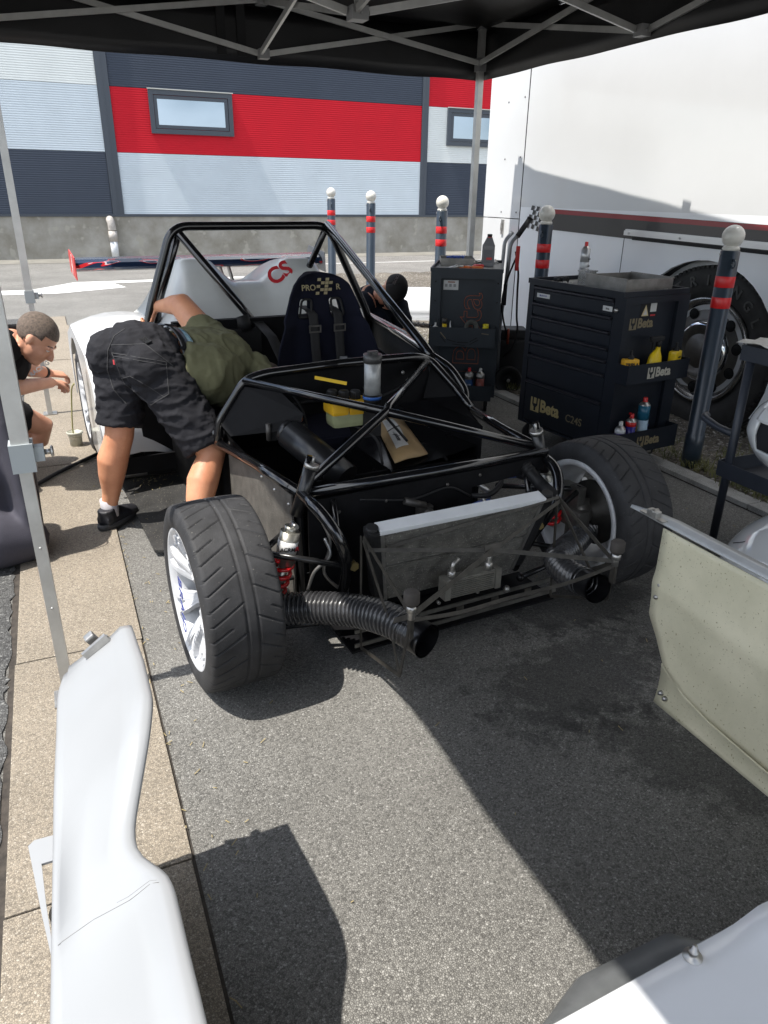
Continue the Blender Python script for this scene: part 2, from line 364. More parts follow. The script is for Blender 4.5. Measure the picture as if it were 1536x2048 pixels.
for (u, v) in ((3.36,1.95),(3.42,1.86),(3.33,4.62),(3.37,4.55)):
    g = MB(); g.tube([(0,0,-.01),(0,0,.05)], .0015, 5, 1); 
    for k in range(9): a = k*.698; g.add([(0,0,.05),(.014*math.cos(a),.014*math.sin(a),.058),(.014*math.cos(a+.5),.014*math.sin(a+.5),.056)], [(0,1,2)])
    o = g.build('dandelion', [yel, grassm], loc=(u, v, verge_z(v)))
    tag(o, {1.95:'yellow dandelion flower in the verge near the white helmet rack', 1.86:'yellow dandelion flower just right of its twin in the verge', 4.62:'yellow flower by the kerb behind the wheeled hand truck', 4.55:'small yellow flower in the grass left of the large tool trolley'}[v], 'flower', 'yellow flowers in the verge')
# road marking far behind
paint = mat('road_marking_paint', (.62,.62,.60), .7, var=.25, vscale=5, bump=.3, bscale=120)
g = MB()
g.add([(x, y, .004) for x, y in [(-12,13.35),(-.3,13.3),(.39,14.22),(5.2,14.45),(5.2,14.2),(1.0,13.9),(1.15,13.25),(.1,12.72),(-.5,12.75),(-12,12.95)]], [tuple(range(10))])
g.add([(4.5,16.35,.004),(20,16.9,.004),(20,17.0,.004),(4.5,16.45,.004)], [(0,1,2,3)])
tag(g.build('road_marking', paint), kind='structure')
g = MB(); g.add([(-30,17.9,.004),(40,18.3,.004),(40,19.3,.004),(-30,19.3,.004)], [(0,1,2,3)])
tag(g.build('wall_foot_path', mat('dusty_asphalt', (.20,.19,.165), .9, var=.3, vscale=2, bump=.5, bscale=40)), kind='structure')

# ================================================================== building
B = thing('warehouse_building', 'long warehouse clad in grey, pale blue, white and red metal panels behind the road', 'building', (0, 19.2, 0))
concrete = mat('weathered_concrete', (.30,.29,.265), .9, bump=.5, bscale=30, var=.35, vscale=1.6, var_col=(.20,.185,.15), speck=((.34,.325,.28), 4, .60))
def clad(name, col):
    m = mat(name, col, .55, var=.06, vscale=1.2, spec=.2); nt = m.node_tree; N = nt.nodes; L = nt.links
    tc = N.new('ShaderNodeTexCoord'); w = N.new('ShaderNodeTexWave'); w.bands_direction = 'Z'; w.inputs['Scale'].default_value = 7; w.inputs['Distortion'].default_value = .6; w.inputs['Detail'].default_value = 2
    bp = N.new('ShaderNodeBump'); bp.inputs['Strength'].default_value = .5; bp.inputs['Distance'].default_value = .01
    L.new(tc.outputs['Object'], w.inputs[0]); L.new(w.outputs[0], bp.inputs['Height']); L.new(bp.outputs[0], N['Principled BSDF'].inputs['Normal']); return m
cD = clad('cladding_slate', (.045,.056,.078)); cR = clad('cladding_red', (.50,.008,.020)); cB = clad('cladding_pale_blue', (.52,.585,.635)); cW = clad('cladding_off_white', (.66,.695,.685))
trim = mat('slate_trim', (.045,.056,.073), .4)
g = MB(); g.box(-14, 30, .0, .6, -.05, .905); g.build('plinth', concrete, B)
g = MB(); g.box(-14, 30, -.035, .02, .907, .955); g.build('sill_trim', trim, B)
zs = [.957, 2.25, 3.55, 4.86, 6.2]
bays = [(-14, -6.3, [cB, cD, cW, cB]), (-6.1, 1.57, [cD, cB, cW, cD]), (1.82, 9.44, [cB, cR, cD, cR]), (9.62, 17.2, [cD, cW, cR, cB]), (17.4, 30, [cB, cR, cD, cW])]
nm = {id(cD): 'slate grey', id(cR): 'bright red', id(cB): 'pale blue', id(cW): 'off white'}
for x0, x1, ms in bays:
    for k, m_ in enumerate(ms):
        g = MB(); g.box(x0+.004, x1-.004, .004, .15, zs[k]+.004, zs[k+1]-.004)
        o = g.build('cladding_panel', m_, B); o['label'] = nm[id(m_)]+' ribbed cladding panel'
g = MB(); g.box(-14, 30, .15, 9, .5, 6.1); g.build('building_core', trim, B)
g = MB(); g.box(-14, 30, -.05, 9.2, 6.2, 6.35); g.build('roof_edge', trim, B)
for x0, x1 in ((-6.3,-6.1),(1.57,1.82),(9.44,9.62),(17.2,17.4)):
    g = MB(); g.box(x0+.002, x1-.002, -.03, .05, .957, 6.2); g.box((x0+x1)/2-.006, (x0+x1)/2+.006, -.036, -.03, .957, 6.2); g.build('vertical_trim', trim, B)
glass = mat('window_glass', (.30,.36,.42), .03, metal=.9)
for x0, x1 in ((2.62, 4.50), (10.18, 12.06), (-4.6,-2.7)):
    z0, z1 = 2.66, 3.54
    g = MB()
    for a in ((x0, x1, z0-.0, z0+.10), (x0, x1, z1-.10, z1), (x0, x0+.10, z0+.10, z1-.10), (x1-.10, x1, z0+.10, z1-.10)): g.box(a[0], a[1], -.06, .02, a[2], a[3])
    f = g.build('window_frame', trim, B)
    g = MB(); i0, i1, j0, j1 = x0+.11, x1-.11, z0+.11, z1-.11
    for a in ((i0, i1, j0, j0+.07), (i0, i1, j1-.07, j1), (i0, i0+.07, j0+.07, j1-.07), (i1-.07, i1, j0+.07, j1-.07)): g.box(a[0], a[1], -.045, -.01, a[2], a[3])
    g.build('sash', trim, f)
    g = MB(); g.box(i0+.07, i1-.07, -.022, -.012, j0+.07, j1-.07); g.build('pane', glass, f)
    g = MB(); g.box(x0-.02, x1+.02, -.09, -.06, z1, z1+.02); g.build('drip_cap', mat('pale_trim', (.5,.5,.46), .5), f)
# downpipe: thing of its own on the plinth
pv = mat('grey_pvc_pipe', (.42,.39,.36), .5, var=.3, vscale=9); pv2 = mat('white_pvc_pipe', (.62,.64,.66), .4, var=.1)
D = thing('downpipe', 'short grey and white plastic drain pipe against the concrete plinth', 'pipe', (1.5, 19.08, 0))
g = MB(); g.tube(spline([(-.02,.12,.84),(-.02,.03,.83),(-.01,-.01,.76),(0,0,.62)]), .088, 16); g.build('elbow', pv, D)
g = MB(); g.tube([(0,0,.60),(0,0,.38)], .098, 16); g.build('coupling', pv, D)
g = MB(); g.tube([(0,0,.40),(0,0,.0)], .082, 16); g.build('outlet', pv2, D)

# ================================================================== truck
tdir = Vector((.47, -.883)).normalized(); tn = Vector((.883, .47)).normalized()
t0 = view_to_site(2.03, 4.85); e1 = view_to_site(tdir.x, tdir.y); ang = math.atan2(e1.y, e1.x)
T = thing('race_truck', 'large white box truck with black and red side stripe parked on the verge', 'truck', (t0.x*1.035, t0.y*1.035, H-1.035*H), ang); T.scale = (1.035,)*3
tw = mat('truck_white_paint', (.66,.67,.68), .16, coat=.5, var=.03, vscale=1.5, bump=.05, bscale=.9)
tg = mat('truck_shade_lift_white', (.84,.86,.89), .22, coat=.4, var=.04, vscale=2)  # same white as above, coloured lighter to lift the canopy's shade
# side wall with wheel arch cut out (local x along the side, y into the truck)
def side_plate(x0, x1, z0, z1, arch=None, n=26):
    pts = [(x0, z0)]
    if arch:
        ax, az, ar = arch; a0 = math.asin((z0-az)/ar)
        for k in range(n+1):
            a = math.pi-a0-(math.pi-2*a0)*k/n; pts.append((ax+ar*math.cos(a), az+ar*math.sin(a)))
    return pts+[(x1, z0), (x1, z1), (x0, z1)]
g = MB(); g.prism(side_plate(-1.975, .93, .24, 1.405, (-.02,.54,.595)), 1, 0, .03)
g.prism(side_plate(.934, 6, .24, 1.405), 1, 0, .03); g.build('lower_side', tg, T)
g = MB(); g.box(-1.975, 6, 0, .03, 1.405, 3.6); g.box(-2.5, 6, .03, 2.5, 3.57, 3.6); g.build('upper_side', tw, T)
g = MB(); g.box(-2.5, -1.985, -.002, .03, 1.315, 3.6); g.build('locker_panel', tw, T)
g = MB(); g.box(-2.5, -1.985, -.002, .03, .25, 1.308)
dr = g.build('locker_door', tw, T)
g = MB(); g.box(-2.215,-2.185,-.014,-.002,1.18,1.30); g.box(-2.208,-2.192,-.024,-.014,1.21,1.27); g.build('latch', M_steel, dr)
g = MB(); g.box(-2.497, -2.47, .03, 2.5, .25, 3.57); g.box(-2.47, 6, .12, .14, .3, 3.5); g.build('box_body', tw, T)
g = MB(); ns = 30
for k in range(ns):   # arch lining
    a, b = math.pi*k/ns, math.pi*(k+1)/ns
    pa, pb = (-.02+.60*math.cos(a), .54+.60*math.sin(a)), (-.02+.60*math.cos(b), .54+.60*math.sin(b))
    g.add([(pa[0],.03,pa[1]),(pb[0],.03,pb[1]),(pb[0],.7,pb[1]),(pa[0],.7,pa[1])], [(0,1,2,3)])
g.box(-.9, .9, .5, .52, .1, 1.2); g.box(-2.3, 6, .3, 2.2, .42, .5)
g.build('wheel_arch_liner', M_black, T)
blk = mat('stripe_black', (.03,.028,.029), .3, coat=.3); rdk = mat('stripe_dark_red', (.24,.012,.018), .3, coat=.3)
def zr(x, a, b): return a+(b-a)*(x+1.69)/2.06
g = MB(); X0, X1 = -1.62, 6.0
g.add([(-1.69,-.003,zr(-1.69,1.40,1.357)),(X1,-.003,zr(X1,1.40,1.357)),(X1,-.003,zr(X1,1.24,1.19)),(-1.55,-.003,zr(-1.55,1.25,1.19))], [(0,1,2,3)]); g.build('stripe', blk, T)
g = MB(); g.add([(-1.69,-.005,zr(-1.69,1.400,1.355)),(X1,-.005,zr(X1,1.400,1.355)),(X1,-.005,zr(X1,1.368,1.325)),(-1.66,-.005,zr(-1.66,1.368,1.325))], [(0,1,2,3)]); g.build('red_line', rdk, T)
g = MB(); wsq = mat('flag_white', (.75,.75,.75), .4)
for i in range(6):
    for j in range(5):
        x = -1.865+.033*i+.012*(4-j); z = 1.42-.034*j-.004*i+.004*math.sin(i*1.2)
        if (i+j) % 2 == 0: g.add([(x,-.008,z),(x+.033,-.008,z-.004),(x+.045-.024,-.008,z-.038),(x-.012,-.008,z-.034)], [(0,1,2,3)])
g.build('checkered_flag', blk, T)
g = MB(); g.box(-.77, 6, -.028, 0, 1.232, 1.262); g.box(-.765, 6, -.022, -.0, 1.262, 1.272)
for k in range(8): g.lathe([(.006,-.034),(.008,-.03),(.008,-.028)], 8, 'Y', (-.72+k*.45,0,1.248))
rl = g.build('awning_rail', mat('rail_aluminium', (.6,.6,.6), .35, metal=.6), T); rl.rotation_euler = (0, R(1.2), 0)
g = MB(); g.box(-.7, 6, -.012, 0, 1.205, 1.225); o = g.build('rail_seal', M_black, T); o.rotation_euler = (0, R(1.2), 0)
for (x, z) in ((-2.24,2.19),(-2.24,1.77),(-2.03,2.21),(-2.03,1.78),(-2.24,1.36),(-2.03,1.36),(-2.24,2.7),(-2.03,2.7)):
    g = MB(); g.lathe([(0,-.006),(.006,-.005),(.008,-.002)], 8, 'Y', (x,0,z)); g.build('rivet', mat('rivet_dark', (.1,.1,.1), .4), T)
for a in ((-1.983,-1.977,-.001,.02,.25,3.6),(.9305,.9335,-.001,.02,.24,1.4),(-.762,-.757,-.0015,.001,.7,1.23)):
    g = MB(); g.box(*a); g.build('seam', M_black, T)
def truck_wheel(x, yy=.10):
    w = thing('wheel', None, None); w.parent = T; w.location = (x, yy, .56); w.scale = (1.03,1,1.03)
    prof = []
    for r_, y_ in ((.335,.02),(.35,-.0),(.40,-.030),(.455,-.040),(.49,-.034),(.505,-.022),(.522,-.0),(.530,.03),(.530,.07),(.524,.072),(.524,.080),(.530,.082),(.530,.17),(.524,.172),(.524,.18),(.53,.182),(.530,.23),(.505,.27),(.44,.285),(.34,.27)): prof.append((r_, y_))
    g = MB(); g.lathe(prof, 72, 'Y', mi=0)
    for k in range(90):   # shoulder lugs
        a = 2*math.pi*k/90; c, s = math.cos(a), math.sin(a); M = Matrix(((c,0,-s,0),(0,1,0,0),(s,0,c,0),(0,0,0,1)))
        g.box(.507,.526,-.024,-.004,-.010,.010, M=M)
    ty = g.build('tyre', mat('truck_tyre_rubber', (.035,.034,.033), .75, bump=.3, bscale=60, var=.4, vscale=9), w)
    for k, ch in enumerate('TRIANGLE'):
        a = R(122-15*k); m_ = frame((.435*math.cos(a), -.0385, .435*math.sin(a)), (math.sin(a), 0, -math.cos(a)), (math.cos(a), 0, math.sin(a)))
        t_ = text('raised_letter', ch, .085, mat('raised_rubber', (.07,.068,.064), .6), None, m_, bold=.02); t_.data.transform(Matrix.Translation((0,.0,0)))
        t_.parent = w; md = t_; 
        for v in md.data.vertices: v.co.y = -.0385 - (.007 if v.co.y < -.0385 else -.01)
    g = MB(); g.lathe([(.337,.02),(.337,-.012),(.325,-.018),(.312,-.012),(.30,.01),(.285,.022)], 64, 'Y'); g.build('rim_lip', mat('polished_lip', (.42,.41,.40), .22, metal=.9, var=.3, vscale=10), w)
    dk = mat('rim_dark_alloy', (.17,.16,.148), .42, metal=.75, var=.3, vscale=8)
    bm = bmesh.new()   # closed dished disc; black discs paint the dark of its ten holes
    g = MB(); nh = 10; seg = 80; rr = [.30,.285,.262,.245,.228,.21,.195]; yy_ = [.012,.022,.021,.018,.014,.008,.004]
    vs = []; 
    for i, (r_, y_) in enumerate(zip(rr, yy_)):
        for j in range(seg): a = 2*math.pi*j/seg; vs.append((r_*math.cos(a), y_, r_*math.sin(a)))
    fs = []
    for i in range(len(rr)-1):
        for j in range(seg):
            ph = j % 8
            fs.append((i*seg+j, i*seg+(j+1) % seg, (i+1)*seg+(j+1) % seg, (i+1)*seg+j))
    g.add(vs, fs, 0, True); g.build('rim', dk, w)
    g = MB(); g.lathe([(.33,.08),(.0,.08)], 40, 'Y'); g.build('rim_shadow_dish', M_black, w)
    for k in range(10):
        a = 2*math.pi*(k+.3)/10; g = MB(); g.lathe([(.036,.010),(.034,.006),(.030,.012),(.029,.007),(0,.007)], 20, 'Y', (.247*math.cos(a), 0, .247*math.sin(a))); g.build('hole_shade_disc', mat('hole_shade_black', (.004,.004,.004), .8), w)  # flat black disc painting the shade inside a ventilation hole
    g = MB(); g.lathe([(.197,.004),(.190,-.02),(.180,-.034),(.168,-.038)], 56, 'Y'); g.build('hub_ring', mat('chrome', (.75,.75,.76), .08, metal=1), w)
    g = MB(); g.lathe([(.168,-.038),(.112,-.036),(.110,-.030),(.106,-.036),(.0,-.037)], 56, 'Y'); g.build('hub_cap', dk, w)
truck_wheel(-.02)
def low_panel():
    t = thing('body_skirt', 'low white glossy bodywork skirt on the verge behind the man in the cap', 'bodywork', view_to_site(.25, 8.55, 0), -YAW)
    g = MB(); rows = []
    for i in range(9):
        x = -.5+1.7*i/8; rows.append([(x, .0+.05*j**1.5*.3, z) for j, z in enumerate((.20,.28,.36,.42,.46,.50,.505))])
    g.grid(rows, thick=.02); g.build('shell', M_white, t)
    g = MB(); g.box(-.5, 1.2, -.02, .3, .165, .195); g.build('lower_lip', M_white, t)
    for x in (-.45, 1.1):
        g = MB(); g.box(x, x+.05, .05, .1, 0, .17); g.build('foot', M_black, t)
low_panel()

# ================================================================== bollards
ballm = mat('bollard_white_ball', (.66,.64,.58), .3, coat=.3, var=.08, vscale=20)
blab = ['nearest bollard, right of the large tool trolley, white ball and red bands', 'second bollard, behind the large tool trolley beside the checkered flag', 'third bollard, behind the small tool cabinet, with white ball and red bands', 'fourth bollard, seen between roll hoop and small tool cabinet', 'farthest bollard, rising behind the top right corner of the roll hoop']
proto = None
for i, (u, v, zt) in enumerate(((3.375,3.06,1.31),(3.345,4.72,1.375),(3.345,6.33,1.425),(3.345,8.0,1.46),(3.345,9.28,1.49))):
    z0 = verge_z(v)-.02; hh = zt-z0           # zt: centre of the ball
    b = thing('bollard', blab[i], 'bollard', (u, v, z0), R(20+i*13 if i else 66), 'white-topped bollards along the kerb')
    g = MB(); g.lathe([(.0,0),(.054,0),(.054,.20),(.050,.205),(.050,hh-.075),(.046,hh-.070),(0,hh-.070)], 28); g.build('post', M_navy, b)
    g = MB(); g.lathe([(.040,hh-.07),(.046,hh-.062),(.040,hh-.052),(.030,hh-.045),(.030,hh-.035)], 24); g.ball((0,0,hh), .058, 24); g.build('ball', ballm, b)
    for zb in (hh-.26, hh-.37):
        g = MB(); g.lathe([(.0505,zb),(.0512,zb+.001),(.0512,zb+.057),(.0505,zb+.058)], 28); g.build('band', M_red, b)
    for s in (-1, 1):
        g = MB(); g.tube([(s*(.066+.018*math.cos(a)), 0, hh-.135+.02*math.sin(a)) for a in [2*math.pi*k/14 for k in range(14)]], .0045, 8, closed=True); g.tube([(s*.045,0,hh-.115),(s*.060,0,hh-.115)], .005, 8); g.build('chain_ring', M_navy, b)
    g = MB(); g.lathe([(0,.056),(.006,.055),(.007,.051)], 8, 'Y', (0,0,hh-.09)); g.build('screw', M_steel, b)

# ================================================================== canopy tent
TT = thing('canopy_tent', 'black folding canopy on an aluminium scissor frame over the work area', 'tent', (0, 0, 0))
fab = mat('black_tent_fabric', (.008,.008,.009), .42, bump=.25, bscale=14, var=.3, vscale=5)
V0, V1, U0, U1 = -1.55, 5.80, -.14, 3.35; UM = (U0+U1)/2; VM = 3.95
def frab(u): return 1-abs(u-UM)/((U1-U0)/2)
eU0, eU1, eV0, eV1 = U0-.05, U1+.04, V0-.06, V1+.07; ze, zp = 2.66, 3.38
def roofz(u, v):
    a = min((u-eU0)/(UM-eU0), (eU1-u)/(eU1-UM)); b = min((v-eV0)/1.85, (eV1-v)/1.85)
    t = max(0, min(a, b, 1)); return ze+(zp-ze)*t-.05*math.sin(math.pi*t)+.006*math.sin(9*u+3*v)*math.sin(7*v)
g = MB(); nu, nv = 40, 80
g.grid([[(eU0+(eU1-eU0)*i/nu, eV0+(eV1-eV0)*j/nv, roofz(eU0+(eU1-eU0)*i/nu, eV0+(eV1-eV0)*j/nv)) for j in range(nv+1)] for i in range(nu+1)], thick=.002)
g.build('roof_fabric', fab, TT)
ring = []
for (a, b, n) in (((eU0,eV1),(eU1,eV1),44),((eU1,eV1),(eU1,eV0),80),((eU1,eV0),(eU0,eV0),44),((eU0,eV0),(eU0,eV1),80)):
    for k in range(n): t = k/n; ring.append((a[0]+(b[0]-a[0])*t, a[1]+(b[1]-a[1])*t, math.sin(math.pi*t)))
ring.append(ring[0])
rows = []
for q, (u, v, sg) in enumerate(ring):
    w_ = .004*math.sin(q*.9)+.003*math.sin(q*.37+1); out = Vector((u-UM, v-(V0+V1)/2)); nx = (1 if u > eU1-.001 else (-1 if u < eU0+.001 else 0)); ny = (1 if v > eV1-.001 else (-1 if v < eV0+.001 else 0))
    rows.append([(u+nx*w_*t, v+ny*w_*t, ze-(ze-2.325+.0*sg)*t-.012*sg*0+.004*math.sin(q*.5)*t) for t in (0,.25,.5,.75,1)])
g = MB(); g.grid(rows, thick=.002); g.build('valance', fab, TT)
def leg(u, v, low=True, ztop=2.72, joint=.82):
    g = MB(); g.box(u-.023,u+.023,v-.023,v+.023,joint,ztop); l = g.build('leg', M_tentalu, TT)
    g = MB(); g.box(u-.0165,u+.0165,v-.0165,v+.0165,.012,joint+.3)
    for k in range(2): g.lathe([(0,-.018),(.004,-.018),(.004,-.016)], 8, 'Y', (u,v,.35+.2*k))
    g.build('lower_leg', M_tentalu, l)
    g = MB(); g.box(u-.030,u+.030,v-.030,v+.030,joint-.035,joint+.045); g.box(u+.03,u+.055,v-.018,v+.018,joint-.01,joint+.03)
    g.build('leg_clamp', mat('grey_nylon', (.33,.36,.37), .5), l)
    g = MB(); g.tube([(u+.055,v,joint+.01),(u+.075,v,joint+.01)], .008, 10); g.tube([(u+.075+.0*math.cos(a), v+.013*math.cos(a), joint+.01+.013*math.sin(a)) for a in [2*math.pi*k/12 for k in range(12)]], .004, 6, closed=True); g.build('pull_ring', M_steel, l)
    g = MB(); g.box(u-.045,u+.045,v-.045,v+.045,.011,.018); g.build('foot_plate', M_steel, l)
    g = MB(); g.box(u-.034,u+.034,v-.034,v+.034,2.38,2.47); g.build('slider', mat('grey_bracket', (.28,.28,.28), .45, metal=.3), l)
    g = MB(); g.box(u-.03,u+.03,v-.03,v+.03,2.66,2.75); g.build('top_bracket', MATS['grey_bracket'], l)
for u in (U0, U1):
    for v in (V1, 2.13, V0): leg(u, v if not (u == U0 and v == V1) else 5.62)
def tbar(a, b, w=.018, h=.034):
    g = MB(); g.bar(a, b, w, h); g.build('truss_bar', M_tentalu, TT)
def bracket(p, s=.035):
    g = MB(); g.box(p[0]-s,p[0]+s,p[1]-s,p[1]+s,p[2]-.03,p[2]+.03); g.lathe([(0,-s-.006),(.009,-s-.006),(.009,-s)], 8, 'Y', p); g.build('truss_joint', MATS['grey_bracket'], TT)
ZT, ZS, ZB, ZM = 2.70, 2.43, 2.375, 2.69
def scissor(a, b, zt=ZT, zs=ZS, zb=ZB, zm=ZM, off=.022, axis=0):
    """two crossed bars pairs between two posts, joined at mid span"""
    a, b = Vector(a), Vector(b); m_ = (a+b)/2; d = (b-a).normalized(); n_ = Vector((-d.y, d.x, 0))*off
    for p, s in ((a, 1), (b, 1)):
        tbar((p.x+n_.x, p.y+n_.y, zt), (m_.x+n_.x, m_.y+n_.y, zb)); tbar((p.x-n_.x, p.y-n_.y, zs), (m_.x-n_.x, m_.y-n_.y, zm))
    bracket((m_.x, m_.y, zb)); bracket((m_.x, m_.y, zm))
scissor((U0,V1,0),(U1,V1,0)); scissor((U1,V1,0),(U1,2.13,0)); scissor((U0,5.62,0),(U0,2.13,0)); scissor((U0,2.13,0),(U1,2.13,0))
scissor((U0,2.13,0),(U0,V0,0)); scissor((U1,2.13,0),(U1,V0,0)); scissor((U0,V0,0),(U1,V0,0))
hub = Vector((1.575, 3.95, 0))
for m_ in ((UM,V1),(U1,(V1+2.13)/2),(U0,(V1+2.13)/2),(UM,2.13)):
    d = (Vector((*m_,0))-hub).normalized(); n_ = Vector((-d.y,d.x,0))*.022; h2 = hub+d*.05
    tbar((m_[0]+n_.x, m_[1]+n_.y, ZB), (h2.x+n_.x, h2.y+n_.y, 2.72)); tbar((m_[0]-n_.x, m_[1]-n_.y, ZM), (h2.x-n_.x, h2.y-n_.y, 2.31))
bracket((hub.x,hub.y,2.30), .042); bracket((hub.x,hub.y,2.72), .042)
g = MB(); g.tube([(hub.x,hub.y,2.3),(hub.x,hub.y,3.42)], .016, 12); g.build('centre_pole', M_tentalu, TT)
g = MB(); g.box(1.30,1.36,V1+.055,V1+.062,2.36,2.72); g.box(1.44,1.50,V1+.055,V1+.062,2.36,2.72); g.build('hook_strap', M_black, TT)
# ================================================================== race car (local: x across, -y towards the nose)
CAR = thing('race_car', 'stripped open prototype race car with black tubular roll cage and white wheels', 'race car', (1.165, 2.15, 0), R(3))
carb = mat('black_tub_panel', (.007,.007,.008), .6, spec=.12, bump=.12, bscale=50, var=.4, vscale=10)
grey_sheet = mat('dusty_grey_sheet', (.085,.078,.068), .7, bump=.3, bscale=180, var=.35, vscale=18, speck=((.22,.2,.17), 240, .66))
def cage(name, pts, r=.019, rad=.06, label=None, seg=6):
    g = MB(); g.tube(rounded(pts, rad, seg), r, 16); o = g.build(name, M_black_paint, CAR)
    if label: o['label'] = label
    return o
HT = 1.325
cage('main_hoop', [(-.66,2.06,.60),(-.605,2.04,.88),(-.44,2.04,HT),(.44,2.04,HT),(.70,2.04,.80),(.72,2.05,.60)], .0225, .09, seg=10)
cage('hoop_diagonal', [(-.41,2.03,1.295),(-.02,2.02,.80),(.10,2.02,.62)], .0215, .01)
cage('front_stay', [(.425,2.02,1.33),(.47,.95,.835),(.46,.86,.80)], .0215, .05)
cage('rear_stay', [(.43,2.05,1.31),(.40,2.45,.92),(.40,2.8,.62)], .019)
cage('rear_stay', [(-.40,2.05,1.30),(-.50,2.25,.93),(-.52,2.5,.6)], .019)
cage('cockpit_rail', [(.71,2.05,.80),(.60,1.45,.80),(.52,1.05,.795),(.53,.80,.755),(.56,.70,.66),(.53,.66,.60)], .018, .06)
cage('cockpit_rail', [(-.62,2.05,.70),(-.58,1.4,.60),(-.555,.93,.53)], .018, .06)
cage('dash_hoop', [(-.56,.90,.50),(-.555,.885,.60),(-.445,.85,.775),(-.36,.84,.800),(0,.835,.815),(.36,.84,.812),(.445,.85,.79),(.53,.72,.66),(.54,.62,.60)], .020, .05, seg=8)
cage('upper_rail', [(-.56,.93,.50),(-.52,.5,.535),(-.50,.06,.572)], .019)
cage('upper_rail', [(.54,.62,.60),(.52,.35,.59),(.50,.04,.585)], .019)
cage('front_bar', [(-.50,.055,.572),(0,.03,.582),(.50,.03,.588)], .019)
cage('cross_brace', [(-.445,.85,.775),(-.01,.40,.71),(.49,.045,.60)], .0175, .01)
cage('cross_brace', [(.445,.86,.79),(.01,.42,.722),(-.005,.40,.712),(-.49,.065,.59)], .0175, .01)
for s in (-1, 1):
    cage('front_leg', [(s*.50,.05,.575),(s*.475,-.09,.545),(s*.43,-.15,.45),(s*.395,-.09,.33),(s*.385,.0,.14)], .0205, .10, seg=8)
    cage('front_leg_brace', [(s*.40,.02,.55),(s*.40,-.05,.35)], .012)
    cage('lower_rail', [(s*.385,.0,.12),(s*.46,.5,.10),(s*.52,1.0,.10)], .016)
    cage('shock_link', [(s*.46,.06,.70),(s*.505,.055,.575)], .013)
for (a, b) in (((-.41,.03,.12),(.41,.03,.12)),): cage('lower_bar', [a, b], .015)
g = MB(); g.bar((-.06,.665,.768), (-.165,.76,.783), .003, .014, up=(0,0,1)); g.bar((-.205,.60,.751),(-.06,.45,.7285), .002,.002); g.build('yellow_tape', mat('yellow_tape', (.65,.42,.02), .5), CAR)
# tub
g = MB(); g.box(-.50,.16,.05,.35,.06,.09); g.box(-.50,.50,.352,1.95,.06,.09); g.box(-.5,.5,1.95,2.0,.06,.85); g.build('floor', carb, CAR)
g = MB(); g.prism([(.04,.10),(1.95,.10),(1.95,.60),(.92,.50),(.5,.50),(.08,.52)], 0, -.497, -.487); g.build('side_panel', carb, CAR)
g = MB(); g.prism([(.46,.10),(1.95,.10),(1.95,.78),(.92,.66),(.5,.58),(.46,.57)], 0, .487, .497); g.build('side_panel', carb, CAR)
g = MB(); g.prism([(.12,.13),(.93,.13),(.93,.48),(.12,.545)], 0, -.512, -.505); o = g.build('outer_sheet', grey_sheet, CAR); o['label'] = 'dusty grey outer side sheet'
for k in range(6):
    g = MB(); g.lathe([(0,-.518),(.005,-.517),(.007,-.512)], 8, 'X', (0,.15+.15*k,.50-.0*k)); g.build('rivet', M_steel, CAR)
g = MB(); g.prism([(-.49,.09),(.16,.09),(.16,.566),(-.49,.555)], 1, .018, .026); g.prism([(.16,.50),(.49,.52),(.49,.575),(.16,.566)], 1, .018, .026); g.build('front_panel', carb, CAR)
g = MB(); g.prism([(-.43,.775),(-.36,.79),(.36,.80),(.43,.78),(.47,.60),(-.47,.60)], 1, .845, .852); g.build('dash_panel', carb, CAR)
g = MB(); g.add([(-.555,.88,.60),(-.455,.845,.755),(-.33,.72,.745),(-.28,.60,.68),(-.30,.60,.62),(-.53,.80,.56)], [(0,1,2,3,4,5)]); g.build('gusset_panel', carb, CAR)
g = MB(); g.add([(.52,.72,.64),(.45,.845,.765),(.40,.82,.62),(.5,.5,.58)], [(0,1,2,3)]); g.build('gusset_panel', carb, CAR)
for (x, y, z) in ((-.33,.842,.70),(-.30,.842,.74),(.30,.842,.745),(-.42,.77,.66)):
    g = MB(); g.lathe([(0,-.006),(.007,-.005),(.009,0)], 10, 'Y', (x,y,z)); g.build('panel_bolt', M_steel, CAR)
# footwell: transverse panel, black tank box on the right
blk_box = mat('black_tank_skin', (.009,.009,.010), .24, spec=.4, bump=.12, bscale=14, var=.3, vscale=7)
g = MB(); g.box(-.485,.054,.50,.515,.09,.42); g.build('footwell_panel', carb, CAR)
rows = [[(.055+.43*i/8, .48+.84*j/8, .43+.025*math.sin(i*.5)*math.sin(j*.45)+.05*(i/8)**2) for j in range(9)] for i in range(9)]
g = MB(); g.grid(rows); g.box(.055,.485,.47,.482,.09,.428); g.box(.055,.066,.482,1.3,.09,.428); g.build('tank_box', blk_box, CAR)
g = MB(); g.tube([(.34,.49,.43),(.33,.80,.455),(.32,1.25,.455)], .006, 8); g.build('wiring', M_black, CAR)
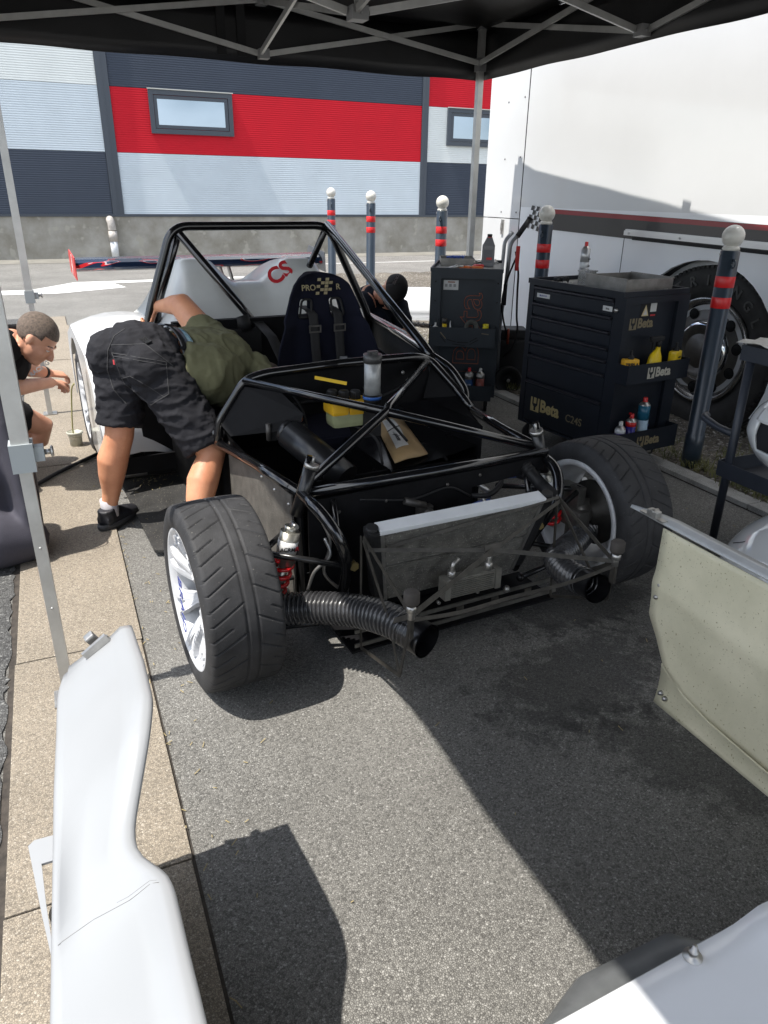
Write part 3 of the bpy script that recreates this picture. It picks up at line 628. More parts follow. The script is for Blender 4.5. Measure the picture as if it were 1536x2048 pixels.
# black silencer-like cylinder, reservoirs, canister
g = MB(); g.tube([(-.335,.62,.60),(-.20,.36,.47)], .062, 28); g.tube([(-.345,.64,.607),(-.335,.62,.60)], .05, 20); g.tube([(-.23,.42,.50),(-.224,.41,.4975)], .064, 28); g.build('black_cylinder', mat('satin_black', (.012,.012,.013), .3), CAR)
pl = mat('translucent_reservoir', (.30,.32,.18), .35, var=.2); ylw = mat('yellow_cap_plastic', (.70,.40,.02), .4, var=.12, vscale=15)
g = MB(); g.box(-.150,.005,.59,.69,.60,.672,bev=.02); g.build('reservoir', pl, CAR)
g = MB(); g.box(-.158,-.085,.583,.695,.655,.717,bev=.014); g.box(-.083,.012,.583,.680,.652,.712,bev=.014); yl = g.build('reservoir_lid', ylw, CAR)
for (x, y) in ((-.125,.67),(-.085,.64),(-.04,.625)):
    g = MB(); g.lathe([(0,.748),(.018,.748),(.021,.742),(.021,.712),(.0,.712)]+[], 20, 'Z', (x,y,0))
    for k in range(14): a = k*2*math.pi/14; g.box(x+.0205*math.cos(a)-.002,x+.0205*math.cos(a)+.002,y+.0205*math.sin(a)-.002,y+.0205*math.sin(a)+.002,.714,.742)
    g.build('reservoir_cap', M_black, CAR)
cn = mat('frosted_canister', (.34,.35,.35), .35, metal=.3, var=.25, vscale=22)
g = MB(); g.tube([(.02,.585,.70),(.02,.585,.895)], .034, 28); c_ = g.build('canister', cn, CAR)
g = MB(); g.tube([(.02,.585,.865),(.02,.585,.90)], .038, 28); g.box(-.0,.04,.575,.595,.90,.912); g.box(.01,.03,.56,.61,.90,.908); g.build('canister_cap', mat('dark_cap', (.05,.05,.05), .4), c_)
g = MB(); g.tube([(.02,.585,.685),(.02,.585,.735)], .039, 28); g.box(-.02,.06,.58,.60,.55,.69); g.build('canister_clamp', M_black, c_)
g = MB(); g.tube([(.02,.585,.715),(.02,.585,.728)], .0395, 28); g.build('blue_band', mat('blue_band', (.03,.12,.4), .5), c_)
for pts in ([(-.40,.80,.70),(-.36,.70,.66),(-.34,.62,.60)], [(-.25,.84,.72),(-.24,.72,.66),(-.26,.62,.62)], [(-.05,.62,.60),(.02,.55,.55),(.03,.5,.45)], [(.1,.84,.7),(.12,.7,.62),(.2,.6,.5)]):
    g = MB(); g.tube(spline(pts), .006, 8); g.build('hose', M_black, CAR)
g = MB(); g.box(-.40,-.33,.70,.72,.55,.62); g.box(-.30,-.24,.66,.68,.52,.62,bev=.004); g.tube([(-.40,.69,.63),(-.40,.69,.56)], .012, 10); g.build('pedal_bracket', M_dsteel, CAR)
g = MB(); g.tube([(.36,1.04,.46),(.36,1.04,.50)], .014, 10); g.tube([(.335,1.04,.503),(.385,1.04,.503)], .008, 8); g.build('blue_tap', mat('blue_valve', (.01,.20,.42), .4), CAR)
g = MB(); g.tube([(-.13,.01,.50),(-.05,.0,.47)], .014, 12); g.box(-.08,-.02,-.01,.018,.41,.47,bev=.004); g.lathe([(0,-.03),(.02,-.028),(.022,-.01)], 16, 'Y', (-.04,0,.44)); g.build('master_cylinder', M_dsteel, CAR)
# steering shaft/ small interior parts
g = MB(); g.tube([(-.12,1.98,.86),(-.10,1.96,.78)], .045, 16); g.tube([(-.02,1.97,.80),(-.02,1.93,.80)], .03, 16); g.box(-.22,-.02,1.93,1.97,.66,.80,bev=.01); g.build('bulkhead_unit', M_black, CAR)
# ------------------------------------------------ seat
fabn = mat('navy_seat_cloth', (.008,.009,.018), .92, bump=.25, bscale=420, var=.25, vscale=6, spec=.15)
seat = MB()
def seat_outline(z):
    pts = [(.50,.20),(.62,.275),(.70,.285),(.78,.268),(.86,.235),(.95,.20),(1.02,.175),(1.07,.150),(1.10,.115),(1.118,.07),(1.124,.02)]
    for (a, wa), (b, wb) in zip(pts, pts[1:]):
        if a <= z <= b: return wa+(wb-wa)*(z-a)/(b-a)
    return pts[0][1] if z < .5 else 0
cxs = .155; rows = []
zz = [.45,.52,.60,.66,.72,.78,.84,.90,.95,1.0,1.04,1.07,1.09,1.105,1.115,1.122]
NU = 28
def seat_pt(i, z, back=0):
    w = seat_outline(z); s = -1+2*i/NU; u = cxs+.02*(z-.5)+w*s
    wing = .12*max(0, abs(s)-.55)**1.3*(1.6 if z < .90 else .9)
    y = 1.40+.20*(z-.5)-wing*1.3+.035*max(0,(z-1.06)/.06)**2*1+.0
    if back: y += .075*(1-s**4*.7)
    return (u, y, z)
slots = lambda i, z: (.90 <= z <= .985 and (5.2 <= i <= 9.8 or 18.2 <= i <= 22.8))
vs = []; fs = []; nz = len(zz)*3
zf = np.interp(np.linspace(0, len(zz)-1, nz), range(len(zz)), zz)
for b in (0, 1):
    for z in zf:
        for i in range(NU+1): vs.append(seat_pt(i, z, b))
NN = (NU+1)*nz
hole = set()
for j in range(nz-1):
    for i in range(NU):
        if .915 <= (zf[j]+zf[j+1])/2 <= 1.0 and (6 <= i <= 9 or 18 <= i <= 21): hole.add((i, j))
for j in range(nz-1):
    for i in range(NU):
        a, b, c, d = j*(NU+1)+i, j*(NU+1)+i+1, (j+1)*(NU+1)+i+1, (j+1)*(NU+1)+i
        if (i, j) in hole: continue
        fs.append((a, b, c, d)); fs.append((NN+d, NN+c, NN+b, NN+a))
        for (p, q, nb) in ((a, b, (i, j-1)), (b, c, (i+1, j)), (c, d, (i, j+1)), (d, a, (i-1, j))):
            if nb in hole or nb[0] < 0 or nb[0] >= NU or nb[1] < 0 or nb[1] >= nz-1: fs.append((q, p, NN+p, NN+q))
seat.add(vs, fs, 0, True)
so_ = seat.build('racing_seat', fabn, CAR)
so_['label'] = 'dark navy bucket seat with gold lettering'
bmx = bmesh.new(); bmx.from_mesh(so_.data); bmesh.ops.remove_doubles(bmx, verts=bmx.verts, dist=.0001); bmx.to_mesh(so_.data); bmx.free()
md = so_.modifiers.new('s', 'SUBSURF'); md.levels = 1; md.render_levels = 1; so_.data = evaluated(so_); so_.modifiers.clear()
for p in so_.data.polygons: p.use_smooth = True
g = MB(); g.box(-.09,.40,.95,1.45,.36,.44,bev=.03); g.build('seat_cushion', fabn, so_)
for i0, i1 in ((6,10),(18,22)):      # slot surrounds
    p = [seat_pt(i0,.915),seat_pt(i1,.915),seat_pt(i1,1.0),seat_pt(i0,1.0)]; p = [(a,b-.008,c) for a,b,c in p]
    g = MB(); g.tube(rounded(p+[p[0]], .02, 4), .006, 8); g.build('belt_slot', M_black, so_)
belt = mat('harness_webbing', (.012,.012,.013), .8, bump=.4, bscale=300)
for s, xo in ((-1, .10), (1, .235)):
    rows = [[(xo+s*.0+dx+.018*s*t*0, y, z) for dx in (-.024,-.012,0,.012,.024)] for t, (y, z) in enumerate(((1.60,.955),(1.50,.950),(1.438,.93),(1.425,.86),(1.415,.78),(1.40,.70),(1.37,.6),(1.33,.5)))]
    g = MB(); g.grid(rows, thick=.003); g.build('harness_strap', belt, so_)
    g = MB(); g.box(xo-.032,xo+.032,1.412,1.42,.875,.882); g.box(xo-.032,xo+.032,1.412,1.42,.845,.852); g.box(xo-.032,xo-.026,1.412,1.42,.85,.88); g.box(xo+.026,xo+.032,1.412,1.42,.85,.88); g.build('buckle', M_dsteel, so_)
g = MB(); g.box(.222,.262,1.385,1.390,.66,.72); g.build('belt_label', mat('grey_label', (.25,.26,.28), .6), so_)
rows = [[(x+dx, y, z) for dx in (-.028,0,.028)] for (x, y, z) in ((-.03,1.95,.83),(-.02,1.75,.78),(.0,1.62,.66),(.0,1.55,.5))]
g = MB(); g.grid(rows, thick=.003); g.build('loose_strap', belt, so_)
gold = mat('gold_print', (.28,.235,.13), .6)
F_ = frame((cxs+.012, 1.484, 1.052), (1,.0,0), (0,.22,1))
def seat_txt(s_, x, sz, b=.012): return text('lettering', s_, sz, gold, so_, frame((cxs+.012+x, 1.4885, 1.055), (1,0,0), (0,.2,1)), bold=b)
seat_txt('PRO', -.068, .040); seat_txt('R', .092, .040)
g = MB()
for i in range(4):
    for j in range(5):
        x = -.026+.022*i+.004*(j-2); z = -.034+.0165*j
        if (i+j) % 2 == 0 or (j in (1,3) and i in (1,2)): g.add([(x,z,0),(x+.019,z,0),(x+.022,z+.014,0),(x+.003,z+.014,0)], [(0,1,2,3)], M=frame((cxs+.012,1.4885,1.055),(1,0,0),(0,.2,1)))
g.build('checker_emblem', gold, so_)

# ------------------------------------------------ rear bodywork, fenders, wing
def prof(u):
    z = .995
    for c_, w_, h_ in ((-.265,.155,.135),(.36,.165,.125)):
        d = abs(u-c_)/w_; z += h_*max(0, min(1, 1.5-d*1.05))**1.2 if d < 1.43 else 0
    if u < -.36: z -= (-.36-u)*1.5
    if u > .47: z -= (u-.47)*.95
    return z
rows = []
for j, (y, k, z0) in enumerate(((2.08,0,.80),(2.12,.12,.80),(2.18,.45,.8),(2.25,.8,.8),(2.33,1,.8),(2.42,1.0,.8),(2.6,.93,.8),(2.8,.8,.8),(3.0,.62,.8),(3.12,.4,.75))):
    rows.append([(-.60+1.35*i/54, y+.05*max(0,abs(-.60+1.35*i/54-.05)-.35), z0-.02+(prof(-.60+1.35*i/54)-z0+.02)*k) for i in range(55)])
g = MB(); g.grid(rows, thick=.006); g.build('engine_cover', mat('engine_cover_gelcoat', (.62,.635,.62), .3, coat=.3, var=.08, vscale=4), CAR)
g = MB(); m_ = frame((.215,2.262,1.05),(1,-.0,.55),(-.3,.45,.8))
text('lettering', 'CS', .13, mat('red_print', (.5,.02,.03), .4), CAR, m_, bold=.03)
rows = []; AX, AZ, AR = 2.65, .32, .365   # left rear fender with arch
side = [(1.66,.22),(1.76,.40),(1.86,.59),(2.02,.70),(2.25,.72),(2.69,.755),(3.02,.66),(3.10,.5)]
arch = [(AX+AR*math.cos(a), AZ+AR*math.sin(a)) for a in [math.radians(-8+12*k) for k in range(17)]]
poly = [(2.0,.14),(1.72,.20)]+side[1:]+[(3.06,.34)]+arch+[(2.28,.14)]
g = MB(); g.prism(poly, 0, -.955, -.949); g.build('rear_fender', M_white, CAR)
inn = [(-.60,1.74,.20),(-.60,1.86,.42),(-.58,2.0,.64),(-.56,2.12,.78),(-.55,2.3,.82),(-.55,2.69,.80),(-.6,3.02,.68),(-.6,3.10,.5)]
rows = [[(-.949+(c[0]+.949)*t, a+(c[1]-a)*t, b+(c[2]-b)*t+.035*math.sin(math.pi*t)) for t in (0,.12,.3,.5,.7,.85,1)] for (a, b), c in zip(side, inn)]
g = MB(); g.grid(rows, thick=.005); g.build('fender_top', M_white, CAR)
g = MB(); g.box(-.947,-.60,1.70,1.72,.13,.22); g.box(-.75,-.52,1.74,3.0,.10,.6); g.build('sidepod_inner', carb, CAR)
# right rear fender
poly2 = [(1.9,.14)]+[(a, b) for a, b in side[2:]]+[(3.06,.34)]+arch+[(2.28,.14)]
g = MB(); g.prism(poly2, 0, .945, .951); rows2 = [[(-x, y, z-.12) for x, y, z in r_] for r_ in rows]; g.build('rear_fender', M_white, CAR)
g = MB(); g.grid([r_[:4] for r_ in rows2[2:]], thick=.005); g.build('fender_top', M_white, CAR)
g = MB(); g.grid([[(u_, v_, z_-(z_-.10)*q) for q in (0,.3,.6,1)] for u_, v_, z_ in ((.72,2.05,.79),(.655,1.72,.79),(.605,1.45,.79),(.55,1.2,.785),(.525,1.0,.77))], thick=.004); g.build('cockpit_side', carb, CAR)
g = MB(); g.grid([[(u_, v_, z_-(z_-.10)*q) for q in (0,.3,.6,1)] for u_, v_, z_ in ((-.62,2.05,.70),(-.60,1.72,.65),(-.58,1.4,.60),(-.56,1.1,.55))], thick=.004); g.build('cockpit_side', carb, CAR)
# dark side floor with the oval duct mouth
g = MB(); g.prism([(-.87,.95),(-.515,.80),(-.515,1.95),(-.80,2.1),(-.88,1.95)], 2, .022, .034)
sf = g.build('side_floor', mat('dark_laminate', (.028,.027,.026), .6, bump=.35, bscale=160, var=.3, vscale=14, speck=((.30,.28,.22), 150, .66)), CAR)
g = MB(); g.prism([(-.90,.05),(-.53,.05),(-.53,.30),(-.60,.36),(-.88,.34)], 1, 1.93, 1.96); g.build('duct_plate', M_black, CAR)
g = MB(); g.lathe([(.072,1.90),(.080,1.88),(.088,1.90),(.080,1.93)], 32, 'Y', (-.735,0,.20)); g.lathe([(.070,1.94),(.0,1.925)], 32, 'Y', (-.735,0,.20)); g.build('duct_mouth', mat('mouth_grey', (.06,.06,.058), .5), CAR)
g = MB(); g.tube([(-.87,1.90,.06),(-.53,1.86,.06)], .018, 12); g.build('floor_tube', M_dsteel, CAR)
# rear wing
wg = mat('wing_navy', (.015,.025,.055), .18, coat=.8, var=.5, vscale=3)
nt = wg.node_tree   # red and white swirls in the paint
N = nt.nodes; L = nt.links; tc = N.new('ShaderNodeTexCoord'); wv = N.new('ShaderNodeTexNoise'); mpp = N.new('ShaderNodeMapping'); mpp.inputs['Scale'].default_value = (2.0,9,5)
wv.inputs['Scale'].default_value = 1.3; wv.inputs['Detail'].default_value = 1; wv.inputs['Distortion'].default_value = 1.2
rp = N.new('ShaderNodeValToRGB'); E_ = rp.color_ramp; E_.interpolation = 'CONSTANT'
E_.elements[0].color = (.012,.022,.05,1); E_.elements[1].position = .56; E_.elements[1].color = (.45,.02,.025,1); e_ = E_.elements.new(.60); e_.color = (.5,.5,.52,1); e_ = E_.elements.new(.62); e_.color = (.03,.05,.1,1)
L.new(tc.outputs['Object'], mpp.inputs[0]); L.new(mpp.outputs[0], wv.inputs['Vector']); L.new(wv.outputs[0], rp.inputs[0]); L.new(rp.outputs[0], N['Principled BSDF'].inputs['Base Color'])
foil = [(0,.0),(.02,.022),(.06,.034),(.12,.036),(.20,.022),(.27,.0),(.27,-.006),(.18,-.002),(.08,-.018),(.03,-.022),(.005,-.012)]
g = MB(); g.prism([(3.12+a, 1.035+b*1.2+a*.10) for a, b in foil], 0, -.84, .84); w_ = g.build('rear_wing', wg, CAR)
for s in (-1, 1):
    g = MB(); g.prism([(3.08,.965),(3.42,.99),(3.43,1.10),(3.40,1.13),(3.09,1.10)], 0, s*.842, s*.848)
    e_ = g.build('end_plate', mat('end_plate_red', (.55,.04,.035), .4) if s < 0 else mat('end_plate_grey', (.3,.3,.3), .4), w_)
    if s < 0: text('plate_lettering', 'DIJON', .045, mat('flag_white', (.75,.75,.75), .4), w_, frame((-.850,3.24,1.05),(.0,-.4,1),(0,-1,-.4)), bold=.01)
for x in (.10, .16): 
    g = MB(); g.bar((x,3.2,1.02),(x+.03,3.0,.70), .012, .03); g.build('wing_stay', M_steel, w_)

# ------------------------------------------------ wheels
def make_tyre(uc, name_parent, Rt=.308, Wd=.234, flip=1, y0=0., NA=1080, fine=True):
    """racing tyre with two grooves and slanted sipes cut into the tread"""
    xs_t = np.linspace(-.108, .108, 49 if fine else 13)
    prof_side = [(.122,.300),(.1275,.283),(.1285,.262),(.124,.243),(.114,.230)]
    xs = [-p[0] for p in prof_side[::-1]]+[-.1165]+list(xs_t)+[.1165]+[p[0] for p in prof_side]
    rs = [p[1] for p in prof_side[::-1]]+[.311]+[.3185-.0045*(abs(x)/.108)**3.0 for x in xs_t]+[.311]+[p[1] for p in prof_side]
    rs = np.array(rs)*Rt/.318; xs = np.array(xs)*Wd/.25
    th = np.linspace(0, 2*np.pi, NA, endpoint=False)
    X, TH = np.meshgrid(xs, th); RR_ = np.tile(rs, (NA, 1)).copy()
    if fine:
        def near(d, w): return np.clip(1-np.abs(d)/w, 0, 1)
        dep = np.zeros_like(X)
        cx_ = .012*flip; xr = X*1.0-cx_
        for c_ in (-.017, .017): dep = np.maximum(dep, near(xr-c_, .0042)*1.0)
        per = 2*np.pi/21; ax = np.abs(xr)
        for sgn in (-1, 1):
            m_ = (np.sign(xr) == sgn)
            for off, a0, a1 in ((0,.020,.108),(.5,.062,.110)):
                ph = TH/per+off+sgn*.25-(ax-.02)*1.15/(.1)*(.55)
                d = (ph-np.round(ph))*per*Rt
                dep = np.maximum(dep, near(d, .0030)*m_*(ax > a0)*(np.abs(X) < a1)*.95)
        RR_ -= dep*.0072
    ys, zs_ = RR_*np.cos(TH), RR_*np.sin(TH)
    vs = np.stack([X, ys, zs_], -1).reshape(-1, 3); M = len(xs)
    i = np.arange(NA)[:, None]; j = np.arange(M-1)[None, :]
    a = i*M+j; b = ((i+1) % NA)*M+j
    fs = np.stack([a, a+1, b+1, b], -1).reshape(-1, 4)
    g = MB(); g.v = vs.tolist(); g.f = fs.tolist(); g.m = [0]*len(g.f); g.sm = [True]*len(g.f)
    return g.build('tyre', M_rubber, name_parent)
wwhite = mat('wheel_white', (.52,.53,.55), .35, var=.18, vscale=14, bump=.08, bscale=40)
brk = mat('cast_iron', (.11,.10,.095), .45, metal=.7, var=.35, vscale=20, bump=.2, bscale=70); lug = M_dsteel
def wheel(x, y, s, rot=0, fine=True, steer=0):
    """s = -1: outer face towards -x"""
    w = thing('wheel', None, None); w.parent = CAR; w.location = (x, y, .304); w.rotation_euler = (0, 0, steer)
    t = make_tyre(x, w, flip=-s, fine=fine, NA=1080 if fine else 120)
    O = s*.115
    g = MB(); g.lathe([(.232,O),(.236,O*.97),(.229,O*.93),(.222,O*.90),(.208,O*.80),(.204,O*.4),(.206,-O*.6),(.216,-O*.82),(.232,-O*.95),(.2345,-O*1.04),(.232,-O*1.07),(.213,-O*1.05),(.208,-O*.84),(.198,-O*.6),(.196,O*.4),(.202,O*.78),(.214,O*.90),(.224,O*1.0),(.232,O)], 72, 'X')
    rim = g.build('rim', wwhite, w)
    ns = 7
    for k in range(ns):
        a = 2*math.pi*k/ns+rot; M = Matrix.Rotation(a, 4, 'X'); g = MB()
        for d in (-.13, .13):      # forked spoke
            pts = [(O*.30, .045, 0), (O*.42, .085, .0), (O*.60, .125, math.sin(d)*.09), (O*.78, .165, math.sin(d)*.17), (O*.86, .207, math.sin(d)*.26)]
            sp_ = spline([Vector(p) for p in pts], 4)
            for q in range(len(sp_)-1):
                e_ = (sp_[q+1]-sp_[q])*.06; g.bar(sp_[q]-e_, sp_[q+1]+e_, .040-.0012*q, .030, up=(1,0,0), M=M)
                if 2 < q < 14: g.bar(sp_[q]-e_+Vector((s*.016,0,0)), sp_[q+1]+e_+Vector((s*.016,0,0)), .016, .004, up=(1,0,0), M=M)
        g.build('spoke', wwhite, rim)
    g = MB(); g.lathe([(0,O*.30),(.030,O*.30),(.034,O*.34),(.050,O*.36),(.062,O*.30),(.070,O*.16),(.070,-O*.1),(0,-O*.1)], 36, 'X'); g.build('hub', wwhite, rim)
    for k in range(5):
        a = 2*math.pi*k/5+.3; g = MB(); g.tube([(O*.33,.046*math.cos(a),.046*math.sin(a)),(O*.42,.046*math.cos(a),.046*math.sin(a))], .010, 6); g.build('wheel_nut', lug, rim)
    g = MB(); g.lathe([(.0,-O*.10),(.135,-O*.10),(.135,-O*.20),(.06,-O*.20),(.055,-O*.5),(0,-O*.5)], 48, 'X'); g.build('brake_disc', mat('dark_iron', (.035,.033,.03), .5, metal=.5, var=.35, vscale=20), w)
    return w
wl = wheel(-.808, -.005, -1, rot=.35, steer=R(1)); wr = wheel(.762, -.01, 1, rot=.1, steer=R(1))
wb_ = wheel(-.83, 2.65, -1, rot=.2, fine=False); wheel(.83, 2.65, 1, fine=False)
text('rim_lettering', 'BRAID', .066, mat('blue_print', (.02,.04,.25), .4), wl, frame((-.131,-.02,-.005),(0,0,-1),(0,-1,0)), bold=.0, spacing=1.1)
# ------------------------------------------------ suspension
red = mat('red_spring', (.60,.012,.015), .3, coat=.3); dmp = mat('damper_alloy', (.36,.35,.31), .35, metal=.8, var=.2, vscale=18)
def coil(a, b, r0, r1, turns, wr_=.0075):
    a, b = Vector(a), Vector(b); d = b-a; z = d.normalized(); x = z.orthogonal().normalized(); y = z.cross(x); n = int(turns*18)
    return [a+d*(k/n)+(x*math.cos(2*math.pi*turns*k/n)+y*math.sin(2*math.pi*turns*k/n))*(r0+(r1-r0)*k/n) for k in range(n+1)], wr_
for s in (-1, 1):
    dz_ = .045 if s > 0 else 0
    top, mid, low, end = Vector((s*.520,.05,.50+dz_)), Vector((s*.548,.05,.435+dz_)), Vector((s*.572,.05,.33+dz_)), Vector((s*.605,.06,.20+dz_))
    g = MB(); pts, w_ = coil(low+Vector((0,0,.02)), end, .036, .026, 4.6); g.tube(pts, w_, 8); sp = g.build('coil_spring', red, CAR)
    g = MB(); g.tube([mid+Vector((-s*.004,0,.012)), low], .034, 24); g.tube([low, end], .018, 14); g.tube([mid+Vector((-s*.008,0,.03)), mid], .022, 16); d_ = g.build('damper', dmp, CAR)
    g = MB(); g.tube([mid*.82+low*.18, mid*.42+low*.58], .0352, 24); g.build('damper_sticker', mat('white_sticker', (.7,.7,.7), .4), d_)
    g = MB(); g.tube([(s*.462,.05,.665),(s*.522,.05,.50)], .022, 20); g.build('upper_strut', mat('satin_black', (.012,.012,.013), .3), CAR)
    g = MB(); g.tube([(s*.458,.05,.675),(s*.463,.05,.66)], .026, 20); g.tube([(s*.452,.05,.70),(s*.458,.05,.672)], .005, 8); g.build('strut_cap', M_steel, CAR)
    g = MB(); g.tube([(s*.530,.03,.465),(s*.530,.07,.465)], .010, 10); g.build('pivot_bolt', M_steel, CAR)
    # wishbones, tie rod, upright
    for (a, b, r_) in (((s*.41,-.10,.355),(s*.66,-.01,.415),.011),((s*.46,.26,.37),(s*.66,.0,.415),.011),((s*.34,-.09,.13),(s*.68,-.02,.135),.011),((s*.42,.30,.13),(s*.68,.0,.135),.011),((s*.38,.14,.22),(s*.68,.12,.22),.008)):
        g = MB(); g.tube([a, b], r_, 12); g.ball(a, r_*1.5, 10); g.ball(b, r_*1.5, 10); g.build('wishbone', mat('satin_arm', (.02,.02,.021), .25, metal=.3), CAR)
    g = MB(); g.box(s*.66-.02,s*.66+.02,-.03,.03,.12,.43,bev=.008); g.box(s*.66-.035,s*.66+.02,-.07,.06,.26,.34,bev=.01); g.lathe([(0,-.03),(.05,-.03),(.055,0),(.05,.05)], 24, 'X', (s*.68,0,.312)); g.build('upright', mat('cast_alloy', (.22,.21,.195), .45, metal=.7, var=.3, vscale=22), CAR)
    g = MB(); g.box(s*.70-.03,s*.70+.03,.06,.14,.28,.40,bev=.012); g.build('brake_caliper', dmp, CAR)
    g = MB(); g.tube([(s*.40,-.11,.36),(s*.37,-.11,.352)], .012, 8); g.tube([(s*.385,-.125,.356),(s*.385,-.09,.356)], .016, 6); g.build('rod_end', mat('gold_zinc', (.36,.28,.12), .35, metal=.8), CAR)
text('damper_lettering', 'ACRM', .020, mat('black_print', (.02,.02,.02), .5), CAR, frame((-.569,.0135,.395),(1,0,-.2),(.2,0,1)), bold=.02)
text('damper_lettering', '/A', .022, mat('red_print', (.5,.02,.03), .4), CAR, frame((-.533,.0215,.388),(.8,.6,-.2),(.2,0,1)), bold=.03)
# blue hose elbow and black T of the cooling pipe at the right
g = MB(); g.tube([(.33,.10,.50),(.40,.06,.512)], .024, 20); g.build('blue_hose', mat('blue_silicone', (.012,.07,.36), .4, var=.2), CAR)
g = MB(); g.tube(rounded([(.40,.05,.56),(.41,.0,.525),(.425,-.06,.49),(.41,-.14,.485)], .02), .024, 16); g.tube([(.40,.06,.512),(.425,-.02,.51)], .026, 16)
for t in (.15,.5,.85): p = Vector((.40,.05,.56)).lerp(Vector((.41,.0,.525)), t); g.tube([p, p+Vector((.002,-.006,-.004))], .027, 16)
g.build('pipe_tee', M_black, CAR)
for pts, nm_, m_ in (([(.20,.02,.47),(.21,-.02,.42),(.22,.0,.36),(.20,.05,.30)], 'braided_line', M_steel), ([(.13,.02,.42),(.16,-.03,.37),(.25,-.02,.40),(.33,.02,.36)], 'hose', M_black), ([(-.44,-.0,.42),(-.43,-.02,.36),(-.48,.0,.30),(-.50,.02,.22)], 'brake_line', M_alu)):
    g = MB(); g.tube(spline(pts), .006, 8); g.build(nm_, m_, CAR)
g = MB(); g.tube([(.28,-.0,.38),(.28,-.03,.375)], .028, 18); g.tube([(.22,0,.44),(.24,0,.40)], .014, 12); g.build('blue_fitting', MATS['blue_silicone'], CAR)
# wiring, lines and brackets in the nose bay
for pts, r_, nm_, m_ in (([(.20,.04,.50),(.24,.02,.46),(.25,.06,.36),(.22,.12,.24)], .009, 'braided_line', M_steel), ([(.17,.03,.46),(.22,-.01,.47),(.29,.02,.49),(.33,.08,.50)], .010, 'hose', M_black),
    ([(.26,.08,.33),(.33,.05,.38),(.40,.08,.36),(.45,.16,.30)], .012, 'hose', M_black), ([(.30,.30,.20),(.34,.16,.26),(.30,.06,.30),(.24,.04,.33)], .014, 'hose', M_black), ([(-.30,.02,.53),(-.10,.012,.50),(.05,.012,.52),(.15,.012,.47)], .004, 'wiring', M_black),
    ([(-.45,.03,.50),(-.42,.0,.40),(-.44,.01,.28),(-.36,.0,.18)], .006, 'brake_line', M_steel), ([(-.46,.95,.55),(-.20,.84,.66),(.10,.84,.63),(.35,.84,.70)], .007, 'wiring', M_black)):
    g = MB(); g.tube(spline(pts), r_, 8); g.build(nm_, m_, CAR)
g = MB(); g.tube([(.21,.10,.34),(.29,.10,.36)], .040, 18); g.build('blue_pump', MATS['blue_silicone'], CAR)
g = MB(); g.tube([(.20,.10,.338),(.21,.10,.34)], .030, 16); g.tube([(.29,.10,.36),(.31,.10,.365)], .025, 16); g.box(.18,.34,.12,.13,.28,.32,bev=.003); g.build('pump_bracket', M_dsteel, CAR)
for (x, y, z) in ((.19,.015,.545),(.05,.015,.53),(-.20,.015,.51),(-.38,.015,.50),(-.38,.015,.2),(.05,.015,.2)):
    g = MB(); g.lathe([(0,-.005),(.005,-.004),(.007,0)], 8, 'Y', (x,y,z)); g.build('panel_rivet', M_dsteel, CAR)
# ------------------------------------------------ radiator and oil cooler
core = mat('radiator_core', (.15,.145,.13), .5, metal=.15, bump=.5, bscale=260, var=.45, vscale=22, speck=((.34,.33,.30), 170, .62))
ra, rb = Vector((0,-.180,.512)), Vector((0,-.105,.205)); rd = (rb-ra).normalized(); rn = Vector((0, -rd.z*-1, rd.y*-1)); rn = Vector((0,-.97,-.237)).normalized()
Mr = Matrix(((1,0,0),(0,rd.y,rn.y),(0,rd.z,rn.z))).to_4x4(); Mr.translation = ra    # local x across, y down the core, z outwards
L_ = (rb-ra).length
def taper(o):
    for v in o.data.vertices:
        l = Mr.inverted() @ v.co; l.x *= 1-.17*max(0, l.y)/L_; v.co = Mr @ l
    return o
g = MB(); g.box(-.315,.315,.014,L_,-.02,.016,M=Mr)
radi = taper(g.build('radiator', core, CAR))
for k in range(26):
    g = MB(); y = .018+k*(L_-.03)/26; g.box(-.315,.315,y,y+.004,.0162,.0172,M=Mr); taper(g.build('cooling_fin', core, radi))
g = MB(); g.box(-.33,.33,-.004,.014,-.026,.026,M=Mr,bev=.004); g.build('radiator_top_rail', mat('rail_alloy', (.74,.76,.78), .3, metal=.1, var=.08), radi)
g = MB(); g.box(-.33,-.316,.014,L_,-.024,.022,M=Mr); g.box(.316,.33,.014,L_,-.024,.022,M=Mr); g.box(-.33,.33,L_*.5,L_*.5+.004,.0185,.022,M=Mr); taper(g.build('radiator_frame', M_steel, radi))
for s in (-1, 1):
    g = MB(); g.box(s*.350-.022,s*.350+.022,-.0,L_-.01,-.028,.024,M=Mr,bev=.014); taper(g.build('radiator_tank', M_black, radi))
    g = MB(); g.tube([Mr @ Vector((s*.35,-.01,0)), Mr @ Vector((s*.35,.012,0))], .020, 16); g.build('tank_cap', M_black, radi)
g = MB(); g.box(-.10,.09,-.262,-.222,.235,.305); oc = g.build('oil_cooler', mat('cooler_alloy', (.30,.29,.26), .4, metal=.6, var=.25, vscale=20), CAR)
for k in range(9):
    g = MB(); z = .238+.0075*k; g.box(-.092,.082,-.268,-.262,z,z+.0038); g.build('cooler_row', MATS['cooler_alloy'], oc)
for x in (-.115, .09): g = MB(); g.box(x,x+.022,-.268,-.222,.232,.308); g.build('cooler_end', MATS['cooler_alloy'], oc)
for x in (-.08, .07):
    g = MB(); g.tube([(x,-.245,.305),(x,-.245,.332)], .015, 6); g.tube(spline([(x,-.245,.33),(x+.005,-.245,.355),(x+.03,-.235,.365)]), .009, 8); g.build('cooler_fitting', M_steel, oc)
